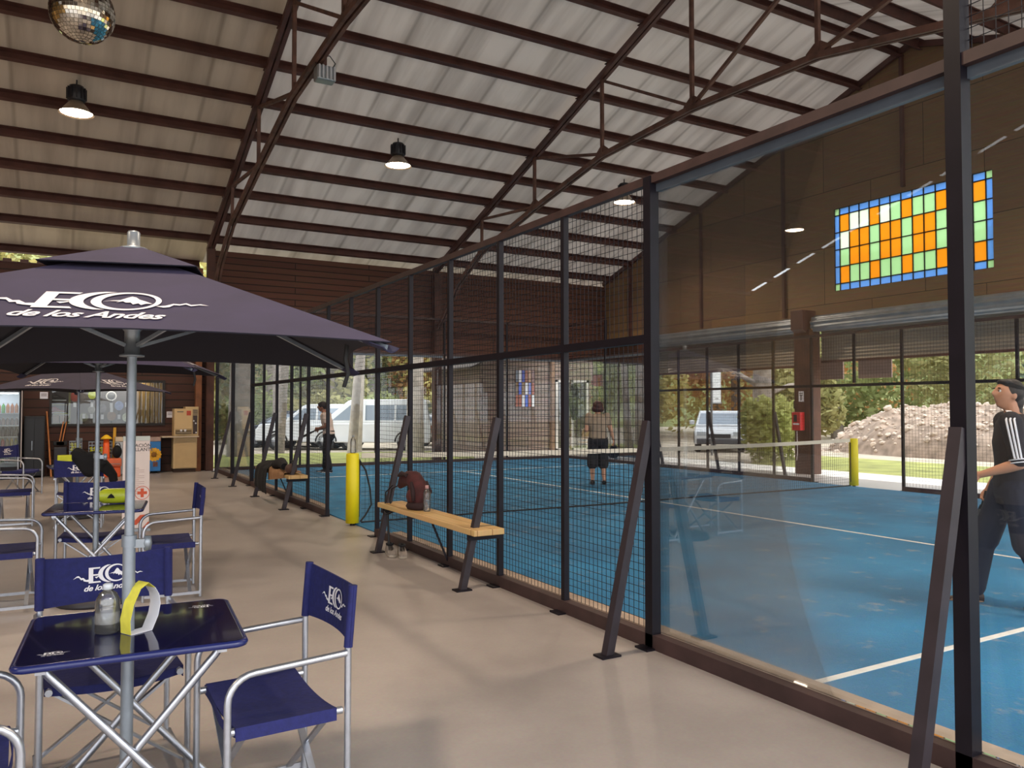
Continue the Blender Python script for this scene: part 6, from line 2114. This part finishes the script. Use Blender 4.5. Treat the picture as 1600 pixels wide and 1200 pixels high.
# wood behind the vehicles
cl = ['green', 'olive', 'yellow', 'green', 'olive', 'green', 'yellow', 'orange', 'green', 'olive', 'green', 'yellow']
WH = {'green': 'mid green', 'olive': 'olive green', 'yellow': 'yellowing', 'orange': 'orange', 'dark': 'grey green', 'lime': 'lime green'}
def leafy(x, y, h, w, leaf, label, seed, group, low=.25, n=2600, size=.2, name='leafy_tree'):
    rg = random.Random(seed)
    bl = [((0, 0, h * .55), w, w, h * .45)]
    for k in range(5):
        a = rg.uniform(0, 6.28)
        bl.append(((w * .7 * math.cos(a), w * .7 * math.sin(a), h * rg.uniform(low, .8)), w * .55, w * .55, h * .22))
    return tree(name, label, 'tree', (x, y, -.06), bl, n, size, leaf, T(h * .7, .16 + h * .012, rg.uniform(-.3, .3)), bark, seed, group)
k = 0
names = ['far left behind the plank wall corner', 'left of the trunks', 'over the dark car', 'over the off road car', 'over the white van front', 'over the white van rear', 'over the hatchback', 'beside the cabin roof', 'behind the cabin', 'behind the awning', 'right of the awning', 'at the bend of the yard']
xs_ = [-5.5, -1.5, 2.0, 5.6, 9.0, 12.2, 14.6, 15.4, 18.5, 22.0, 25.5, 29.0]
for i, x in enumerate(xs_):
    leafy(x, 39.5 + (i % 3) * 1.6, 7.0 + (i % 4) * .9, 2.4, cl[i], WH[cl[i]] + ' tree in the wood, ' + names[i], 40 + i, 'trees of the wood beyond the car park', .12)
for i, x in enumerate((-10, -7, -3.5, .5, 4.0, 7.4, 10.8, 14.5)):
    leafy(x, 46, 10.5 + (i % 3), 3.0, ('green', 'yellow', 'olive')[i % 3], 'tall ' + WH[('green', 'yellow', 'olive')[i % 3]] + ' tree in the back row of the wood, ' + ('first', 'second', 'third', 'fourth', 'fifth', 'sixth', 'seventh', 'eighth')[i] + ' from the left', 60 + i, 'back row of the wood', .1, 2600, .24)
for i, x in enumerate((-1.5, 1.4, 4.0, 6.6, 9.4, 12.0)):
    rg = random.Random(80 + i)
    tree('undergrowth_shrub', ('green', 'olive')[i % 2].replace('olive', 'olive green') + ' shrub low under the wood, ' + ('first', 'second', 'third', 'fourth', 'fifth', 'sixth')[i] + ' from the left', 'shrub', (x, 36.2, -.06),
         [((0, 0, .9), 1.6, 1.0, 1.1), ((.8, 0, 1.5), 1.0, .8, .9), ((-.8, .2, 1.3), 1.0, .8, .8)], 1300, .14, ('green', 'olive')[i % 2], [([(0, 0, -.1), (0, 0, 1.2)], [.05, .03])], bark, 90 + i, 'shrubs under the wood')
# hillside side: orange and green trees seen through the open shutters
side = [(24.5, 33.5, 8.5, 3.0, 'orange', 'orange autumn tree behind the white car'), (21.0, 31.0, 7.5, 2.5, 'yellow', 'yellowing tree left of the white banner sign'), (28.5, 31.0, 8.5, 3.0, 'orange', 'orange tree right of the white banner sign'),
        (31.5, 27.0, 9, 3.0, 'green', 'green tree behind the lime shrub'), (18.8, 29.2, 6.0, 1.9, 'green', 'green tree right beside the red awning'), (27.0, 25.5, 5.2, 1.6, 'olive', 'olive tree between the column and the banner sign'),
        (36, 23, 9.5, 3.2, 'olive', 'olive tree behind the left end of the rubble heap'), (37, 17.0, 9.5, 3.0, 'dark', 'big grey green pine behind the rubble heap, left'), (36.0, 12.5, 10, 3.2, 'dark', 'big grey green pine behind the rubble heap, middle'),
        (36, 8.0, 10, 3.0, 'green', 'green tree behind the rubble heap, right'), (34, 3.5, 9, 3.0, 'yellow', 'yellowing tree at the right edge behind the walking man'), (31, -.5, 8, 3.0, 'olive', 'olive tree at the far right behind the lawn'),
        (43, 28, 11, 3.6, 'green', 'tall green tree in the far row behind the lime shrub'), (44, 20, 11, 3.6, 'green', 'tall green tree in the far row behind the left pine'), (45, 12, 11, 3.6, 'olive', 'tall olive tree in the far row behind the middle pine'), (44, 4, 11, 3.6, 'yellow', 'tall yellow tree in the far row at the right'),
        (33, 37, 11, 3.6, 'yellow', 'tall yellowing tree in the far row behind the orange trees'), (26, 42, 11, 3.6, 'olive', 'tall olive tree in the far row behind the white car'), (38, 32, 11, 3.6, 'orange', 'tall orange tree in the far row beside the banner sign')]
for i, (x, y, h, w, lf, l) in enumerate(side):
    leafy(x, y, h, w, lf, l, 120 + i, 'trees beyond the open shutters', .12, 3000, .2, 'pine_tree' if lf == 'dark' else 'leafy_tree')
tree('bare_tree', 'thick rough trunk behind the lime shrub, beyond the open shutter', 'tree', (18.9, 20.4, -.06), [((0, 0, 7.5), 2, 2, 1.5)], 700, .14, 'yellow', [([(0, 0, -.1), (-.05, 0, 2), (.0, 0, 4), (0, 0, 7)], [.42, .34, .3, .22]), ([(0, 0, 2.3), (-.9, .3, 2.8), (-1.7, .5, 3.6)], [.12, .08, .04]), ([(0, 0, 2.0), (.8, -.5, 2.4), (1.9, -.9, 2.5)], [.1, .07, .03])], bark, 7)
tree('bare_tree', 'pale peeling trunk seen left of the walking man', 'tree', (18.6, 8.2, -.06), [((0, 0, 7.5), 2, 2, 1.5)], 700, .14, 'yellow', [([(0, 0, -.1), (.05, 0, 1.4), (-.1, .05, 3), (-.2, 0, 6.5)], [.30, .24, .22, .16]), ([(0, 0, 2.0), (-.3, .5, 2.8), (-.4, .8, 3.8)], [.1, .07, .04])], pale_bark, 8)
for i, (x, y, h, w, l) in enumerate(((13.85, 15.9, 1.75, .5, 'lime green leafy shrub nearest the extinguisher column'), (14.7, 16.2, 1.8, .55, 'lime green leafy shrub left of the extinguisher column'), (15.7, 16.5, 1.7, .55, 'lime shrub behind the other two, near the rough trunk'))):
    tree('lime_shrub', l, 'shrub', (x, y, -.06), [((0, 0, h * .5), w, w, h * .5), ((w * .5, 0, h * .75), w * .6, w * .6, h * .35), ((-w * .5, .1, h * .7), w * .6, w * .6, h * .4)], 1500, .09, 'lime', [([(0, 0, -.05), (.02, 0, h * .6)], [.03, .015]), ([(0, 0, .05), (w * .4, 0, h * .7)], [.02, .01]), ([(0, 0, .05), (-w * .4, .1, h * .7)], [.02, .01])], bark, 150 + i, 'lime shrubs outside the shutter')

# brown boards hung outside the half raised shutter
for y0, y1, l in ((11.83, 12.66, 'brown board hung outside the shutter, left one beside the extinguisher column'), (10.63, 11.44, 'brown board hung outside the shutter, right one')):
    t = thing('hanging_board', l, 'board', (12.14, (y0 + y1) / 2, 2.17), 0, 'boards hung outside the shutter')
    MB().box(12.125, 12.155, y0, y1, 2.17, 2.68).build('board', mat('dull brown board', '#8d766d', .8, 0, .06), t, world=True)
    m = MB()
    for y in (y0 + .08, y1 - .08):
        m.bar((12.14, y, 2.66), (12.14, y, 3.62), .018, .018).bar((12.14, y, 3.61), (12.05, y, 3.61), .018, .018)
    m.build('hanger', M['steel'], t, world=True)
